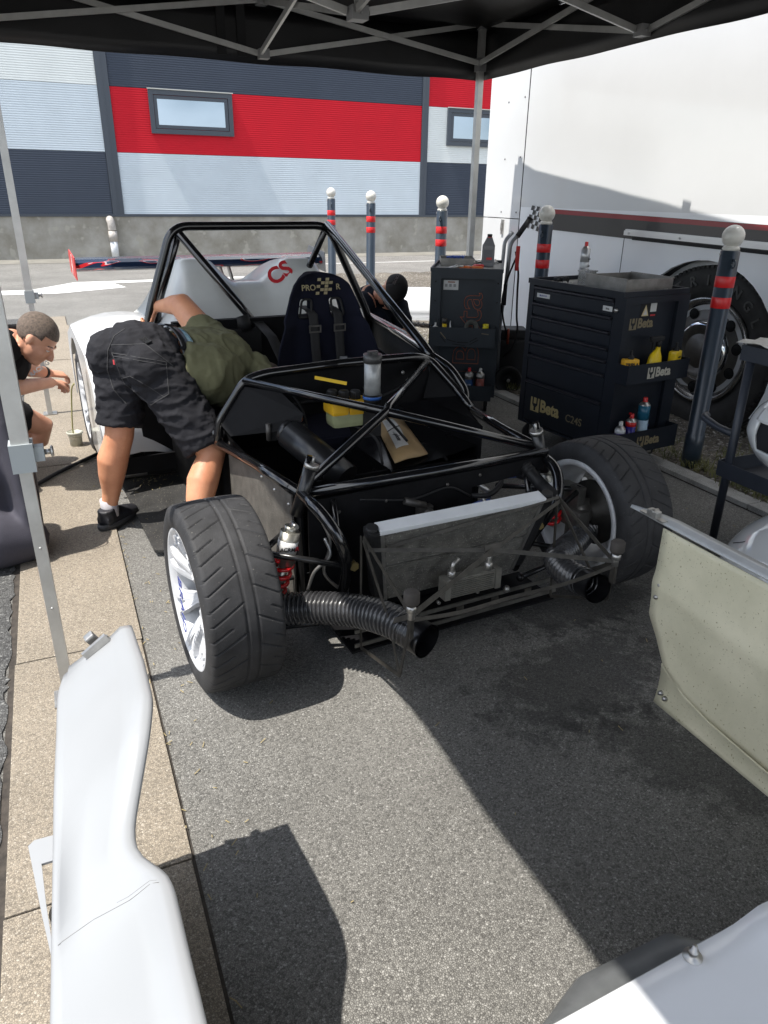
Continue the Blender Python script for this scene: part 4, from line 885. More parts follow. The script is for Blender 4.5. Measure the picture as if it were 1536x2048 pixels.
# ------------------------------------------------ flat-bar nose frame
fb = mat('nose_frame_steel', (.065,.060,.052), .45, metal=.3, spec=.3, var=.4, vscale=25, bump=.08, bscale=90)
def flat(a, b, w=.022, t=.003, up=(0,-.9,.45), nm_='frame_bar'):
    g = MB(); g.bar(a, b, w*.62, t, up=up); return g.build(nm_, fb, CAR)
for s in (-1, 1):
    Tp, K, Mn, Sn = (s*.388,-.20,.500), (s*.385,-.515,.385), (s*.402,-.488,.165 if s < 0 else .23), (s*.40,-.205,.092)
    flat(Tp, K, .024, .003, up=(s,0,.0)); flat((s*.390,-.20,.49), (s*.395,-.40,.30), .020, .003, up=(s,0,.1))
    flat((s*.395,-.40,.30), Mn, .020, .003, up=(s,0,.1)); flat((s*.392,-.19,.50), Sn, .018, .003, up=(s,0,0))
    flat(Sn, Mn, .020, .003, up=(s,0,.2)); flat(K, Mn, .020, .003, up=(s,0,.3)); flat((s*.395,-.26,.20), K, .026, .003, up=(s,0,.4))
    g = MB(); g.tube([(K[0],K[1],.375),(K[0],K[1],.42)], .011, 12); g.tube([(K[0],K[1],.40),(K[0],K[1],.42)], .016, 6); kb_ = g.build('buffer_stud', M_steel, CAR)
    g = MB(); g.lathe([(0,.466),(.020,.466),(.0235,.462),(.024,.432),(.021,.426),(0,.426)], 28, 'Z', (K[0]-.0*s,K[1],.0)); g.build('rubber_buffer', mat('worn_rubber', (.055,.048,.042), .8, var=.3, vscale=20), kb_)
    g = MB(); g.box(K[0]-.005,K[0]+.006,K[1]-.008,K[1]+.012,.31,.385); g.build('buffer_bracket', fb, CAR)
X0_ = (.0,-.36,.445)
flat((.385,-.215,.495), X0_, .020); flat(X0_, (-.385,-.515,.385), .026)
flat((-.385,-.225,.465), X0_, .020); flat(X0_, (.385,-.515,.392), .024)
flat((.385,-.205,.505), (-.30,-.19,.44), .018)
g = MB(); g.box(-.03,.03,-.002,.002,-.02,.02,M=frame(X0_,(1,0,0),(0,.4,.9)) @ Matrix.Rotation(R(90),4,'X')); g.build('frame_gusset', fb, CAR)
pts = spline([(.385,-.515,.375),(.2,-.50,.345),(.0,-.47,.325),(-.2,-.49,.335),(-.385,-.515,.37)], 5)
g = MB()
for a, b in zip(pts, pts[1:]): g.bar(a, b, .012, .003, up=(0,-.7,.7))
g.build('nose_hoop', fb, CAR)
for z, n_ in ((.10,'floor_rail'),(.155,'floor_rail')):
    g = MB(); g.bar((-.42,-.20,z), (.44,-.185,z), .006, .014, up=(0,0,1)); g.build(n_, mat('worn_alloy', (.15,.145,.13), .45, metal=.6, var=.4, vscale=18), CAR)
for x in (-.30,-.15,.0,.15,.30): g = MB(); g.box(x-.015,x+.015,-.193,-.189,.111,.144); g.build('rail_spacer', fb, CAR)
g = MB(); g.box(-.42,.44,-.18,.05,.055,.065); g.build('splitter_floor', carb, CAR)
g = MB(); g.tube([(-.30,-.02,.10),(-.30,.0,.14)], .02, 8); g.ball((.20,-.19,.165), .014, 8); g.build('tow_eye', M_steel, CAR)
for (x, z) in ((-.05,.205),(.06,.195),(-.1,.19)):
    g = MB(); g.tube([(x,-.195,z),(x,-.21,z)], .006, 8); g.build('bolt', M_steel, CAR)
# ------------------------------------------------ brake ducts
hose = mat('ribbed_hose', (.045,.045,.048), .26, coat=.6, var=.3, vscale=20); cuff = mat('hose_cuff', (.008,.008,.009), .3)
def duct(pts, rad=.050, name='brake_duct', per=.0165, amp=.0055):
    P_ = spline(pts, 14); Lc = [0]
    for a, b in zip(P_, P_[1:]): Lc.append(Lc[-1]+(b-a).length)
    n = int(Lc[-1]/.0022); out = []; rs_ = []
    for k in range(n+1):
        s_ = Lc[-1]*k/n; i = max(0, min(len(Lc)-2, int(np.searchsorted(Lc, s_))-1)); t = (s_-Lc[i])/max(1e-9, Lc[i+1]-Lc[i]); out.append(P_[i].lerp(P_[i+1], t)); rs_.append(rad+amp*math.sin(2*math.pi*s_/per))
    g = MB(); g.tube(out, rs_, 28, caps=False); o = g.build(name, hose, CAR)
    d = (P_[-1]-P_[-3]).normalized(); e = P_[-1]
    g = MB(); g.tube([e-d*.030, e+d*.055], rad+.004, 36, caps=False); g.tube([e+d*.055, e-d*.05], rad-.003, 36, caps=False)
    for q in (.02,.03,.04): g.tube([e+d*q, e+d*(q+.002)], rad-.0045, 36, caps=False)
    g.tube([e+d*.048, e+d*.0545], [rad+.006, rad+.006], 36, caps=False); g.build('duct_cuff', cuff, o); return o
duct([(-.70,-.03,.215),(-.62,-.06,.220),(-.52,-.13,.238),(-.43,-.24,.262),(-.372,-.36,.28),(-.338,-.45,.275)])
duct([(.80,.0,.225),(.70,-.03,.23),(.60,-.09,.235),(.50,-.15,.245),(.40,-.22,.255),(.355,-.33,.265),(.340,-.45,.285)], .046, per=.022, amp=.0062)
# ------------------------------------------------ package resting on the tank box (a thing of its own)
kraft = mat('kraft_paper', (.44,.30,.15), .55, bump=.3, bscale=12, var=.2, vscale=8)
pk = thing('parcel', 'brown padded parcel with a white label lying in the car footwell', 'parcel', (1.165, 2.15, 0), R(3))
def ppt(a, b):  # a along long side, b across
    p0, p1, p2, p3 = Vector((.080,.485,.452)), Vector((.262,.525,.455)), Vector((.385,1.02,.475)), Vector((.245,1.03,.475))
    q = (p0*(1-b)+p1*b)*(1-a)+(p3*(1-b)+p2*b)*a
    h = .035*(math.sin(math.pi*min(1,max(0,a)))**.5)*(math.sin(math.pi*b)**.6); return q+Vector((0,0,h+.004*math.sin(9*a+5*b)*math.sin(math.pi*b)))
g = MB(); g.grid([[ppt(i/24, j/14) for j in range(15)] for i in range(25)], thick=.004); g.build('envelope', kraft, pk)
g = MB(); g.grid([[ppt(.16+.64*i/8, .16+.38*j/5)+Vector((0,0,.009)) for j in range(6)] for i in range(9)]); lb = g.build('shipping_label', mat('white_label', (.62,.62,.60), .5), pk)
g = MB(); g.grid([[ppt(.52+.02*i/1, .15+.40*j/5)+Vector((0,0,.0105)) for j in range(6)] for i in range(2)]); g.build('black_strap_line', M_black, pk)
for k in range(7):
    g = MB(); aa = .60+.024*k; g.grid([[ppt(aa+.005*i, .20+(.24+.06*math.sin(k*3))*j/4)+Vector((0,0,.0102)) for j in range(5)] for i in range(2)]); g.build('print_line', mat('grey_print', (.25,.25,.25), .6), lb)
p_ = ppt(.36,.34)+Vector((0,0,.0115)); text('label_print', 'Triphone', .034, mat('black_print', (.02,.02,.02), .5), lb, frame(p_, (-.28,-.95,-.02), (.95,-.28,0)), bold=.0)
# ================================================================== tool carts
cartm = mat('cart_black_paint', (.011,.014,.021), .42, spec=.3, bump=.06, bscale=200, var=.2, vscale=5)
cartg = mat('cabinet_grey_paint', (.034,.041,.050), .45, spec=.3, bump=.05, bscale=200, var=.15, vscale=5)
goldl = mat('logo_gold', (.42,.34,.16), .5); silv = mat('logo_silver', (.42,.40,.34), .5); dimg = mat('logo_dim_gold', (.19,.155,.09), .5)
orange = mat('outline_orange', (.38,.09,.03), .5); paper = mat('sticker_paper', (.55,.55,.54), .6, var=.1)
def emblem(M, size, m, parent):
    """square badge with an open spanner-like cut-out"""
    g = MB(); s = size; w = .9*s
    out = [(-w/2,-s/2),(w/2,-s/2),(w/2,s/2),(-w/2,s/2)]
    # frame pieces round a U-shaped dark figure
    g.add([(x,y,0) for x,y in ((-w/2,-s/2),(-.10*s,-s/2),(-.10*s,-.18*s),(-.28*s,0),(-.28*s,.5*s),(-w/2,.5*s))], [(0,1,2,3,4,5)], M=M)
    g.add([(x,y,0) for x,y in ((w/2,-s/2),(.10*s,-s/2),(.10*s,-.18*s),(.28*s,0),(.28*s,.5*s),(w/2,.5*s))], [(5,4,3,2,1,0)], M=M)
    g.add([(x,y,0) for x,y in ((-.14*s,.08*s),(.14*s,.08*s),(.14*s,.5*s),(-.14*s,.5*s))], [(0,1,2,3)], M=M)
    g.add([(x,y,0) for x,y in ((-.10*s,-.5*s),(.10*s,-.5*s),(.10*s,-.42*s),(-.10*s,-.42*s))], [(0,1,2,3)], M=M)
    return g.build('emblem', m, parent)
def logo(parent, org, right, up, size, m, tail=None):
    M = frame(org, right, up); emblem(M @ Matrix.Translation((size*.38,0,0)), size*.86, m, parent)
    text('lettering', 'Beta', size, m, parent, M @ Matrix.Translation((size*.86,0,0)), bold=.035, align='LEFT', sx=.92)
    if tail: text('lettering', tail, size*.62, dimg, parent, M @ Matrix.Translation((size*3.1,-size*.13,0)), bold=.005, align='LEFT')
def castor(parent, x, y, r=.055):
    g = MB(); g.tube([(x-.012,y,r),(x+.012,y,r)], r, 24); g.tube([(x-.014,y,r),(x+.014,y,r)], r*.35, 12); c = g.build('castor_wheel', M_black, parent)
    g = MB(); g.box(x-.022,x-.016,y-.02,y+.02,r*.8,.125); g.box(x+.016,x+.022,y-.02,y+.02,r*.8,.125); g.box(x-.03,x+.03,y-.03,y+.03,.12,.126); g.build('castor_fork', M_steel, c)
C1 = thing('tool_trolley', 'large black seven-drawer tool trolley with gold logo beside the truck wheel', 'tool trolley', (2.72, 3.95, 0), math.atan2(-.995, .1))
Wc, Dc = .775, .50
g = MB(); g.box(0,Wc,.022,Dc,.125,1.0,bev=.006); g.box(0,.045,0,.022,.125,1.0); g.box(Wc-.06,Wc,0,.022,.125,1.0); g.box(.045,Wc-.06,0,.022,.125,.14); g.box(.045,Wc-.06,0,.022,.992,1.0); g.build('cabinet', cartm, C1)
g = MB()
for a in ((-.006,Wc+.006,-.006,.006,1.0,1.03),(-.006,Wc+.006,Dc-.006,Dc+.006,1.0,1.03),(-.006,.006,.006,Dc-.006,1.0,1.03),(Wc-.006,Wc+.006,.006,Dc-.006,1.0,1.03)): g.box(*a)
g.build('top_rim', cartm, C1)
g = MB(); g.box(.006,Wc-.006,.006,Dc-.006,1.0,1.006); g.build('top_mat', mat('grey_top_mat', (.22,.22,.21), .6, var=.3, vscale=20), C1)
for z1, z0 in ((.988,.902),(.893,.823),(.813,.733),(.723,.663),(.653,.583),(.573,.422),(.412,.145)):
    g = MB(); g.box(.050,Wc-.065,.002,.02,z0,z1-.02,bev=.002)
    d_ = g.build('drawer', cartm, C1)
    g = MB(); g.prism([(.0,z1-.022),(-.012,z1-.012),(-.012,z1-.004),(.004,z1)], 0, .052, Wc-.067); g.build('drawer_handle', mat('handle_alloy_black', (.045,.045,.055), .3, metal=.4), d_)
logo(C1, (.115,-.0005,.265), (1,0,0), (0,0,1), .105, goldl, 'C24S')
g = MB(); g.box(.08,.195,-.0015,-.0005,.925,.95); l_ = g.build('sticker', paper, C1); text('lettering', 'BLOCCO', .016, mat('blue_print', (.02,.04,.25), .4), l_, frame((.137,-.0025,.937), (1,0,0), (0,0,1)))
g = MB(); g.box(.635,.705,-.0015,-.0005,.918,.945); l_ = g.build('sticker', paper, C1); text('lettering', 'Beta', .014, M_black, l_, frame((.67,-.0025,.931), (1,0,0), (0,0,1)))
g = MB(); g.lathe([(0,-.012),(.010,-.012),(.012,0)], 14, 'Y', (.735,0,.93)); g.build('lock', M_steel, C1)
# right side: posts, stickers, two trays
g = MB(); g.box(Wc,Wc+.022,.0,.035,.13,1.0); g.box(Wc,Wc+.022,Dc-.09,Dc,.13,1.0); g.box(Wc,Wc+.022,.035,Dc-.09,.965,1.0); g.build('side_frame', cartm, C1)
def tray(parent, x, y0, y1, z0, z1, m, out=.085):
    g = MB(); g.box(x,x+out,y0,y1,z0,z0+.003); g.box(x+out-.002,x+out,y0,y1,z0,z1); g.box(x,x+out,y0,y0+.002,z0,z1); g.box(x,x+out,y1-.002,y1,z0,z1); return g.build('side_tray', m, parent)
tray(C1, Wc+.022, -.005, Dc-.02, .545, .655, cartm); tray(C1, Wc+.022, -.005, Dc-.02, .135, .265, cartm)
logo(C1, (Wc+.1085,.15,.600), (0,1,0), (0,0,1), .072, silv); logo(C1, (Wc+.1085,.15,.200), (0,1,0), (0,0,1), .072, dimg)
logo(C1, (Wc+.001,.07,.855), (0,1,0), (0,0,1), .072, dimg)
g = MB(); g.box(Wc,Wc+.001,.14,.27,.885,.965); st = g.build('warning_sticker', M_black, C1)
g = MB(); g.add([(Wc+.002,.15,.895),(Wc+.002,.205,.895),(Wc+.002,.1775,.955)], [(0,1,2)]); g.build('warning_triangle', mat('sticker_amber', (.55,.45,.25), .5), st)
g = MB(); g.add([(Wc+.003,.163,.902),(Wc+.003,.192,.902),(Wc+.003,.1775,.935)], [(0,1,2)]); g.build('triangle_core', paper, st)
g = MB(); g.box(Wc+.001,Wc+.002,.215,.262,.915,.962); g.build('notice', paper, st); g = MB(); g.box(Wc+.001,Wc+.002,.22,.258,.892,.9); g.build('red_line', mat('red_print', (.5,.02,.03), .4), st)
for x, y in ((.07,.05),(.07,Dc-.05),(Wc-.07,.05),(Wc-.07,Dc-.05)): castor(C1, x, y)
def at_cart(C, x, y, z): return C.matrix_basis @ Vector((x, y, z)) if False else Matrix.Translation(C.location) @ Matrix.Rotation(C.rotation_euler.z, 4, 'Z') @ Vector((x, y, z))
def in_cart(C, name, label, cat, x, y, z, rz=0, group=None): return thing(name, label, cat, at_cart(C, x, y, z), C.rotation_euler.z+rz, group)
galv = mat('galvanised_sheet', (.27,.26,.245), .45, metal=.75, var=.3, vscale=12)
t = in_cart(C1, 'metal_tray', 'open galvanised parts tray on the large tool trolley', 'tray', .54, .27, 1.0065, R(-4))
g = MB(); a, b = .17, .17
for q in ((-a,a,-b,-b+.003,0,.075),(-a,a,b-.003,b,0,.075),(-a,-a+.003,-b+.003,b-.003,0,.075),(a-.003,a,-b+.003,b-.003,0,.075),(-a+.003,a-.003,-b+.003,b-.003,0,.003)): g.box(*q)
g.build('tray_body', galv, t)
g = MB()
for q in ((-a-.003,a+.003,-b-.004,-b,.072,.079),(-a-.003,a+.003,b,b+.004,.072,.079)): g.box(*q)
g.build('tray_hem', galv, t)
def spray(loc, rz, h, r, bands, capm, label, grp=None, shoulder=None, name='spray_can', words=None, lm=None, trig=False):
    """bands: list of (z0,z1,material)"""
    t = thing(name, label, 'spray can', loc, rz, grp); sh = h-.045
    for i, (a, b, m_) in enumerate(bands):
        g = MB(); g.lathe([(0 if i == 0 else r*.95, a*sh),(r,a*sh+.0005),(r,b*sh-.0005),(r*.95,b*sh)], 24); g.build('can_body' if i == 0 else 'can_label', m_, t)
    g = MB(); g.lathe([(r,sh),(r*.97,sh+.004),(r*.55,sh+.018),(r*.42,sh+.020),(0,sh+.020)], 24); g.build('shoulder', M_steel, t)
    g = MB(); g.lathe([(r*.40,sh+.018),(r*.38,h-.004),(r*.30,h),(0,h)], 18); 
    if trig: g.box(-.006,.030,-.006,.006,h-.012,h-.002)
    g.build('nozzle', capm, t)
    if words:
        for k, (s_, z, sz) in enumerate(words): text('lettering', s_, sz, lm or M_black, t, frame((0,-r-.0012,z*sh), (1,0,0), (0,0,1)), bold=.02)
    return t
redc = mat('red_cap', (.55,.02,.02), .35); whc = mat('white_cap', (.6,.6,.58), .4); bluec = mat('can_blue', (.01,.10,.22), .3); silc = mat('can_silver', (.42,.43,.44), .28, metal=.5); wtl = mat('can_white', (.60,.62,.64), .35)
ink = mat('black_print', (.02,.02,.02), .5)
spray(at_cart(C1,.14,.30,1.0065), R(30), .235, .028, [(0,.45,silc),(.45,.62,wtl),(.62,1,silc)], redc, 'silver spray can with red nozzle standing on the large tool trolley', words=[('Cleaner',.72,.011),('BRAKE',.5,.010),('——',.4,.012)], lm=ink)
clear = mat('clear_plastic', (.55,.56,.56), .15, trans=.75, var=.1)
t = in_cart(C1, 'plastic_box', 'small clear plastic box at the left of the parts tray', 'box', .26, .22, 1.0065, R(10))
g = MB(); g.box(-.04,.04,-.035,.035,0,.075,bev=.006); g.build('tub', clear, t); g = MB(); g.box(-.045,.045,-.04,.04,.075,.083,bev=.003); g.build('lid', clear, t)
t = in_cart(C1, 'pistol_grip_tool', 'small black hand tool lying at the left end of the large trolley top', 'tool', .13, .14, 1.012, R(25))
g = MB(); g.tube([(-.05,0,.012),(.01,0,.016)], .014, 12); g.tube([(.01,0,.016),(.04,.0,.014)], .019, 14); g.tube([(-.01,0,.012),(-.02,-.04,.008)], .010, 10); g.build('body', M_black, t)
for k, (x, y) in enumerate(((.20,.10),(.23,.08),(.245,.11),(.70,.42),(.67,.45),(.72,.38))):
    t = in_cart(C1, 'socket', 'small steel socket loose by the black hand tool on the large trolley' if k < 3 else 'small steel socket loose at the right back corner of the large trolley top', 'socket', x, y, 1.0065, group='loose sockets left' if k < 3 else 'loose sockets right')
    g = MB(); g.lathe([(0,0),(.010,0),(.011,.018),(.007,.018),(.006,.008),(0,.008)], 12); g.build('socket_body', M_steel, t)
# things in the trays of the large trolley
yb = mat('yellow_bottle', (.72,.50,.01), .35); yb2 = mat('amber_bottle', (.68,.36,.01), .35)
zt = .549
xt = Wc+.022+.045
t = in_cart(C1, 'trigger_bottle', 'bright yellow trigger spray bottle in the upper side tray', 'bottle', xt, .235, zt, R(90))
g = MB(); g.tube([(0,0,0),(0,0,.09),(.004,0,.135),(.012,0,.165),(.014,0,.185)], [(.030,.050),(.030,.050),(.026,.040),(.014,.018),(.012,.012)], 22, up=(0,1,0)); g.build('bottle_body', yb, t)
g = MB(); g.tube([(.014,0,.185),(.014,0,.215)], .015, 14); g.box(-.055,.045,-.012,.012,.212,.242,bev=.008); g.box(-.035,-.028,-.006,.006,.165,.215); g.build('trigger_head', M_black, t)
for nm_, y, lab, rz in (('squeeze_bottle',.045,'amber bottle with black spout at the left of the upper tray',70),('squeeze_bottle',.40,'amber bottle with blue label at the right of the upper tray',110)):
    t = in_cart(C1, nm_, lab, 'bottle', xt, y, zt, R(rz)); g = MB(); g.box(-.045,.045,-.024,.024,0,.135 if y < .2 else .15,bev=.014); g.build('bottle_body', yb2 if y < .2 else yb, t)
    h0 = .135 if y < .2 else .15
    g = MB(); g.lathe([(.018,h0-.002),(.017,h0+.014),(.008,h0+.018),(.006,h0+.045),(0,h0+.046)], 16); g.build('spout', M_black, t)
    if y < .2: text('lettering', 'TRIPLA', .024, ink, t, frame((0,-.0255,.105), (1,0,0), (0,0,1)), bold=.04)
    else:
        g = MB(); g.box(-.03,.03,-.0255,-.0245,.05,.10); g.build('blue_label', bluec, t); text('lettering', 'CEMA', .014, ink, t, frame((0,-.0265,.115), (1,0,0), (0,0,1)), bold=.03)
z2 = .139
purple = mat('can_violet', (.05,.03,.16), .35)
spray(at_cart(C1,xt,.045,z2), R(70), .19, .030, [(0,.35,purple),(.35,.6,wtl),(.6,.85,purple),(.85,1,wtl)], whc, 'short white and violet spray can with white nozzle in the lower tray')
t = spray(at_cart(C1,xt,.125,z2), R(75), .225, .030, [(0,.12,wtl),(.12,.85,mat('can_navy', (.02,.015,.18), .3)),(.85,1,redc)], redc, 'dark blue and red spray can with yellow shield in the lower tray', trig=True)
g = MB(); g.lathe([(.0305,.09),(.0308,.092),(.0308,.155),(.0305,.157)], 10, 'Z'); 
g = MB(); g.add([(-.016,-.0315,.095),(.0,-.032,.085),(.016,-.0315,.095),(.018,-.031,.15),(0,-.0325,.156),(-.018,-.031,.15)], [(0,1,2,3,4,5)]); g.build('yellow_shield', mat('shield_yellow', (.75,.55,.02), .4), t)
text('lettering', 'WD', .020, mat('blue_print', (.02,.04,.25), .4), t, frame((0,-.0335,.128), (1,0,0), (0,0,1)), bold=.03)
spray(at_cart(C1,xt,.215,z2), R(80), .31, .033, [(0,.68,mat('can_pale_blue', (.30,.42,.52), .35)),(.68,1,mat('can_teal', (.01,.10,.17), .3))], redc, 'tall teal and pale blue can with red nozzle in the lower tray', words=[('Tech',.55,.018),('Clean',.45,.014)], lm=mat('blue_print', (.02,.04,.25), .4))

# ---- small cabinet
angL = -YAW-R(8)
C2 = thing('tool_cabinet', 'narrow dark grey tool cabinet with outlined lettering and side trays', 'tool trolley', (2.455, 4.775, 0), angL)
W2, D2 = .50, .76
g = MB(); g.box(.0,W2,.03,D2,.12,1.0,bev=.006); g.box(0,.075,0,.03,.12,1.0); g.box(W2-.055,W2,0,.03,.12,1.0); g.box(.075,W2-.055,0,.03,.955,1.0); g.box(.075,W2-.055,0,.03,.12,.16); g.build('cabinet', cartg, C2)
g = MB()
for a in ((-.004,W2+.004,-.004,.008,1.0,1.025),(-.004,W2+.004,D2-.008,D2+.004,1.0,1.025),(-.004,.008,.008,D2-.008,1.0,1.025),(W2-.008,W2+.004,.008,D2-.008,1.0,1.025)): g.box(*a)
g.build('top_rim', cartg, C2)
g = MB(); g.box(.008,W2-.008,.008,D2-.008,1.0,1.005); g.build('top_mat', MATS['grey_top_mat'], C2)
for (x, z) in ((.035,.93),(.035,.8),(.035,.55),(W2-.028,.93),(W2-.028,.8),(W2-.028,.55)):
    g = MB(); g.lathe([(0,-.004),(.005,-.003),(.006,0)], 8, 'Y', (x,0,z)); g.build('screw', M_black, C2)
g = MB(); g.box(.09,.195,.027,.0295,.875,.94); s1 = g.build('sticker', paper, C2)
for k in range(3):
    g = MB(); g.box(.10+.03*k,.118+.03*k,.0262,.0268,.895,.915); g.build('sticker_icon', mat('grey_print', (.25,.25,.25), .6), s1)
g = MB(); g.box(.12,.17,.0262,.0268,.924,.932); g.build('sticker_heading', mat('rust_print', (.25,.1,.05), .6), s1)
tm = text('lettering', 'Beta', .27, orange, C2, frame((.285,.028,.60), (0,0,1), (-1,0,0)), outline=.0018, sx=1.08)
g = MB(); pts_ = [(.20,.026,.30),(.36,.026,.30),(.36,.026,.20),(.20,.026,.20)]
g.tube(pts_, .0015, 6, closed=True); g.build('outline_box', orange, C2)
def tray2(z0, z1, y=-.10):
    g = MB(); g.box(.015,.475,y,y+.0025,z0,z1); g.box(.015,.475,y+.0025,0,z0,z0+.003); g.box(.015,.0175,y+.0025,0,z0,z1); g.box(.4725,.475,y+.0025,0,z0,z1); tr = g.build('side_tray', cartg, C2)
    return tr
ta = tray2(.50,.635); tb2 = tray2(.115,.225)
for k, (a, b) in enumerate((((.09,.60),(.13,.555)),((.14,.55),(.20,.535)),((.21,.533),(.29,.535)),((.30,.54),(.35,.57)),((.09,.575),(.13,.53)),((.18,.52),(.27,.512)),((.30,.52),(.36,.555)),((.38,.60),(.43,.595)))):
    g = MB(); g.bar((a[0],-.1008,a[1]), (b[0],-.1008,b[1]), .0012, .006, up=(0,0,1)); g.build('tray_slot', mat('slot_light', (.2,.16,.1), .6) if k in (0,7) else M_black, ta)
for x, y in ((.06,.06),(W2-.06,.06),(.06,D2-.06),(W2-.06,D2-.06)): castor(C2, x, y)
t = in_cart(C2, 'metal_tray', 'grey sheet metal tray with blue-handled bits on the small cabinet', 'tray', .15, .50, 1.0055, R(6))
g = MB(); a, b = .125, .14
for q in ((-a,a,-b,-b+.003,0,.055),(-a,a,b-.003,b,0,.055),(-a,-a+.003,-b+.003,b-.003,0,.055),(a-.003,a,-b+.003,b-.003,0,.055),(-a+.003,a-.003,-b+.003,b-.003,0,.003)): g.box(*q)
g.build('tray_body', galv, t)
for k in range(5):
    t = in_cart(C2, 'driver_bit', ['leftmost','second from left','middle','second from right','rightmost'][k]+' of five blue-handled bits in the tray on the small cabinet', 'tool', .10+.025*k, .52, 1.035, R(20*k), 'blue bits in the tray on the small cabinet')
    g = MB(); g.tube([(-.03,0,.02),(.03,0,.03)], .007, 8); g.build('handle', mat('blue_handle', (.03,.08,.35), .4), t)
oil = mat('grey_oil_bottle', (.17,.17,.18), .32, coat=.2, var=.15)
t = in_cart(C2, 'oil_bottle', 'grey plastic oil bottle with sloping shoulders on the small cabinet', 'bottle', .385, .40, 1.0055, R(0))
g = MB(); g.tube([(0,0,0),(0,0,.15),(0,0,.165),(.006,0,.20),(.008,0,.215)], [(.046,.03),(.046,.03),(.044,.028),(.018,.017),(.016,.016)], 4, up=(1,1,0)); 
g = MB(); g.box(-.046,.046,-.03,.03,0,.155,bev=.01); g.add([(-.044,-.028,.15),(.044,-.028,.15),(.044,.028,.15),(-.044,.028,.15),(-.016,-.015,.205),(.022,-.015,.205),(.022,.015,.205),(-.016,.015,.205)], [(0,1,5,4),(1,2,6,5),(2,3,7,6),(3,0,4,7),(4,5,6,7)]); g.build('bottle_body', oil, t)
g = MB(); g.lathe([(.018,.205),(.018,.226),(0,.226)], 18, 'Z', (.003,0,0)); g.build('cap', M_black, t); g = MB(); g.lathe([(.019,.203),(.019,.207),(0,.207)], 18, 'Z', (.003,0,0)); g.build('red_ring', redc, t)
g = MB(); g.box(-.03,.03,-.0315,-.0305,.03,.12); lb_ = g.build('label', mat('label_grey', (.12,.12,.13), .4), t); g = MB(); g.box(-.012,.028,-.033,-.0318,.05,.066); g.build('red_label', redc, lb_)
orh = mat('orange_handle', (.60,.13,.015), .4); rdh = mat('rust_handle', (.30,.05,.02), .5)
for x, y, rz, m_, lab in ((.235,.10,20,orh,'orange-handled screwdriver, left one on the small cabinet'),(.32,.10,-10,orh,'thick orange screwdriver handle next to the oil bottle'),(.32,.25,150,redc,'red-handled screwdriver lying against the grey oil bottle'),(.22,.66,10,rdh,'wooden red-brown hammer handle at the back of the small cabinet')):
    t = in_cart(C2, 'screwdriver' if 'hammer' not in lab else 'hammer', lab, 'tool', x, y, 1.020, R(rz))
    g = MB(); g.tube([(-.045,0,0),(-.04,0,0),(.03,0,0),(.04,0,0)], [.008,.014,.013,.008], 12); g.build('handle', m_, t); g = MB(); g.tube([(.04,0,0),(.11,0,-.006)], .0035, 8); g.build('shaft', M_steel, t)
for x, y, rz, L1, lab in ((.30,.50,35,.16,'long steel pliers in the heap behind the oil bottle'),(.36,.60,60,.14,'steel spanner in the heap behind the oil bottle'),(.28,.58,-20,.18,'open steel pliers at the back of the small cabinet'),(.17,.08,3,.10,'steel socket bar at the front rim of the small cabinet'),(.44,.62,100,.12,'black ring spanner at the far right of the small cabinet')):
    t = in_cart(C2, 'pliers' if 'pliers' in lab else 'spanner', lab, 'tool', x, y, 1.018, R(rz))
    g = MB(); g.tube([(-L1/2,-.012,0),(0,.0,.006),(L1/2,.014,.01)], .007, 8); g.tube([(-L1/2,.014,0),(0,.0,.012),(L1/2,-.012,.014)], .007, 8); g.ball((0,0,.009), .015, 10); g.build('jaw', M_steel, t)
zt2 = .504
def c2t(x, z, y=-.055): return at_cart(C2, x, y, z)
t = thing('glue_tube', 'yellow tube with dark cap in the small cabinet tray', 'tube', c2t(.115,zt2), angL); g = MB(); g.tube([(0,0,0),(0,0,.15)], .016, 14); g.build('tube_body', yb, t); g = MB(); g.tube([(0,0,.15),(0,0,.185)], .018, 14); g.build('cap', M_dsteel, t)
for x, h_, lab in ((.155,.17,'tall white tube right of the yellow tube'),(.105,.10,'short white glue bottle in front of the yellow tube'),(.165,.12,'white glue bottle with red print right of the yellow tube')):
    t = thing('glue_tube', lab, 'tube', c2t(x,zt2,-.055 if h_ > .15 else -.082), angL); g = MB(); g.tube([(0,0,0),(0,0,h_*.6),(0,0,h_*.75),(0,0,h_)], [.014,.013,.006,.003], 14); g.build('tube_body', wtl, t)
t = thing('squeeze_bottle', 'small white dropper bottle at the left end of the cabinet tray', 'bottle', c2t(.05,zt2+.09), angL); g = MB(); g.tube([(0,0,-.08),(0,0,.03),(0,0,.045),(0,0,.065)], [.024,.024,.008,.006], 16); g.build('bottle_body', whc, t)
t = thing('tape_roll', 'grey tape roll standing in the small cabinet tray', 'tape', c2t(.305,.635), angL); g = MB(); g.lathe([(.05,-.012),(.05,.012),(.022,.012),(.022,-.012),(.05,-.012)], 28, 'Y'); g.build('tape', mat('grey_tape', (.10,.10,.09), .5), t)
t = thing('yellow_pot', 'small bright yellow lid in the right end of the cabinet tray', 'pot', c2t(.405,zt2+.10), angL); g = MB(); g.lathe([(0,-.1),(.018,-.1),(.018,.012),(.021,.013),(.021,.055),(0,.055)], 18); g.build('pot_body', mat('yellow_lid', (.65,.55,.02), .4), t)
spray(c2t(.31,.121), angL, .225, .031, [(0,.12,bluec),(.12,.8,mat('can_deep_blue', (.012,.06,.19), .3)),(.8,1,M_steel)], redc, 'blue spray can with red nozzle in the bottom cabinet tray', words=[('Cleaner',.6,.012),('Spray',.5,.012)], lm=wtl)
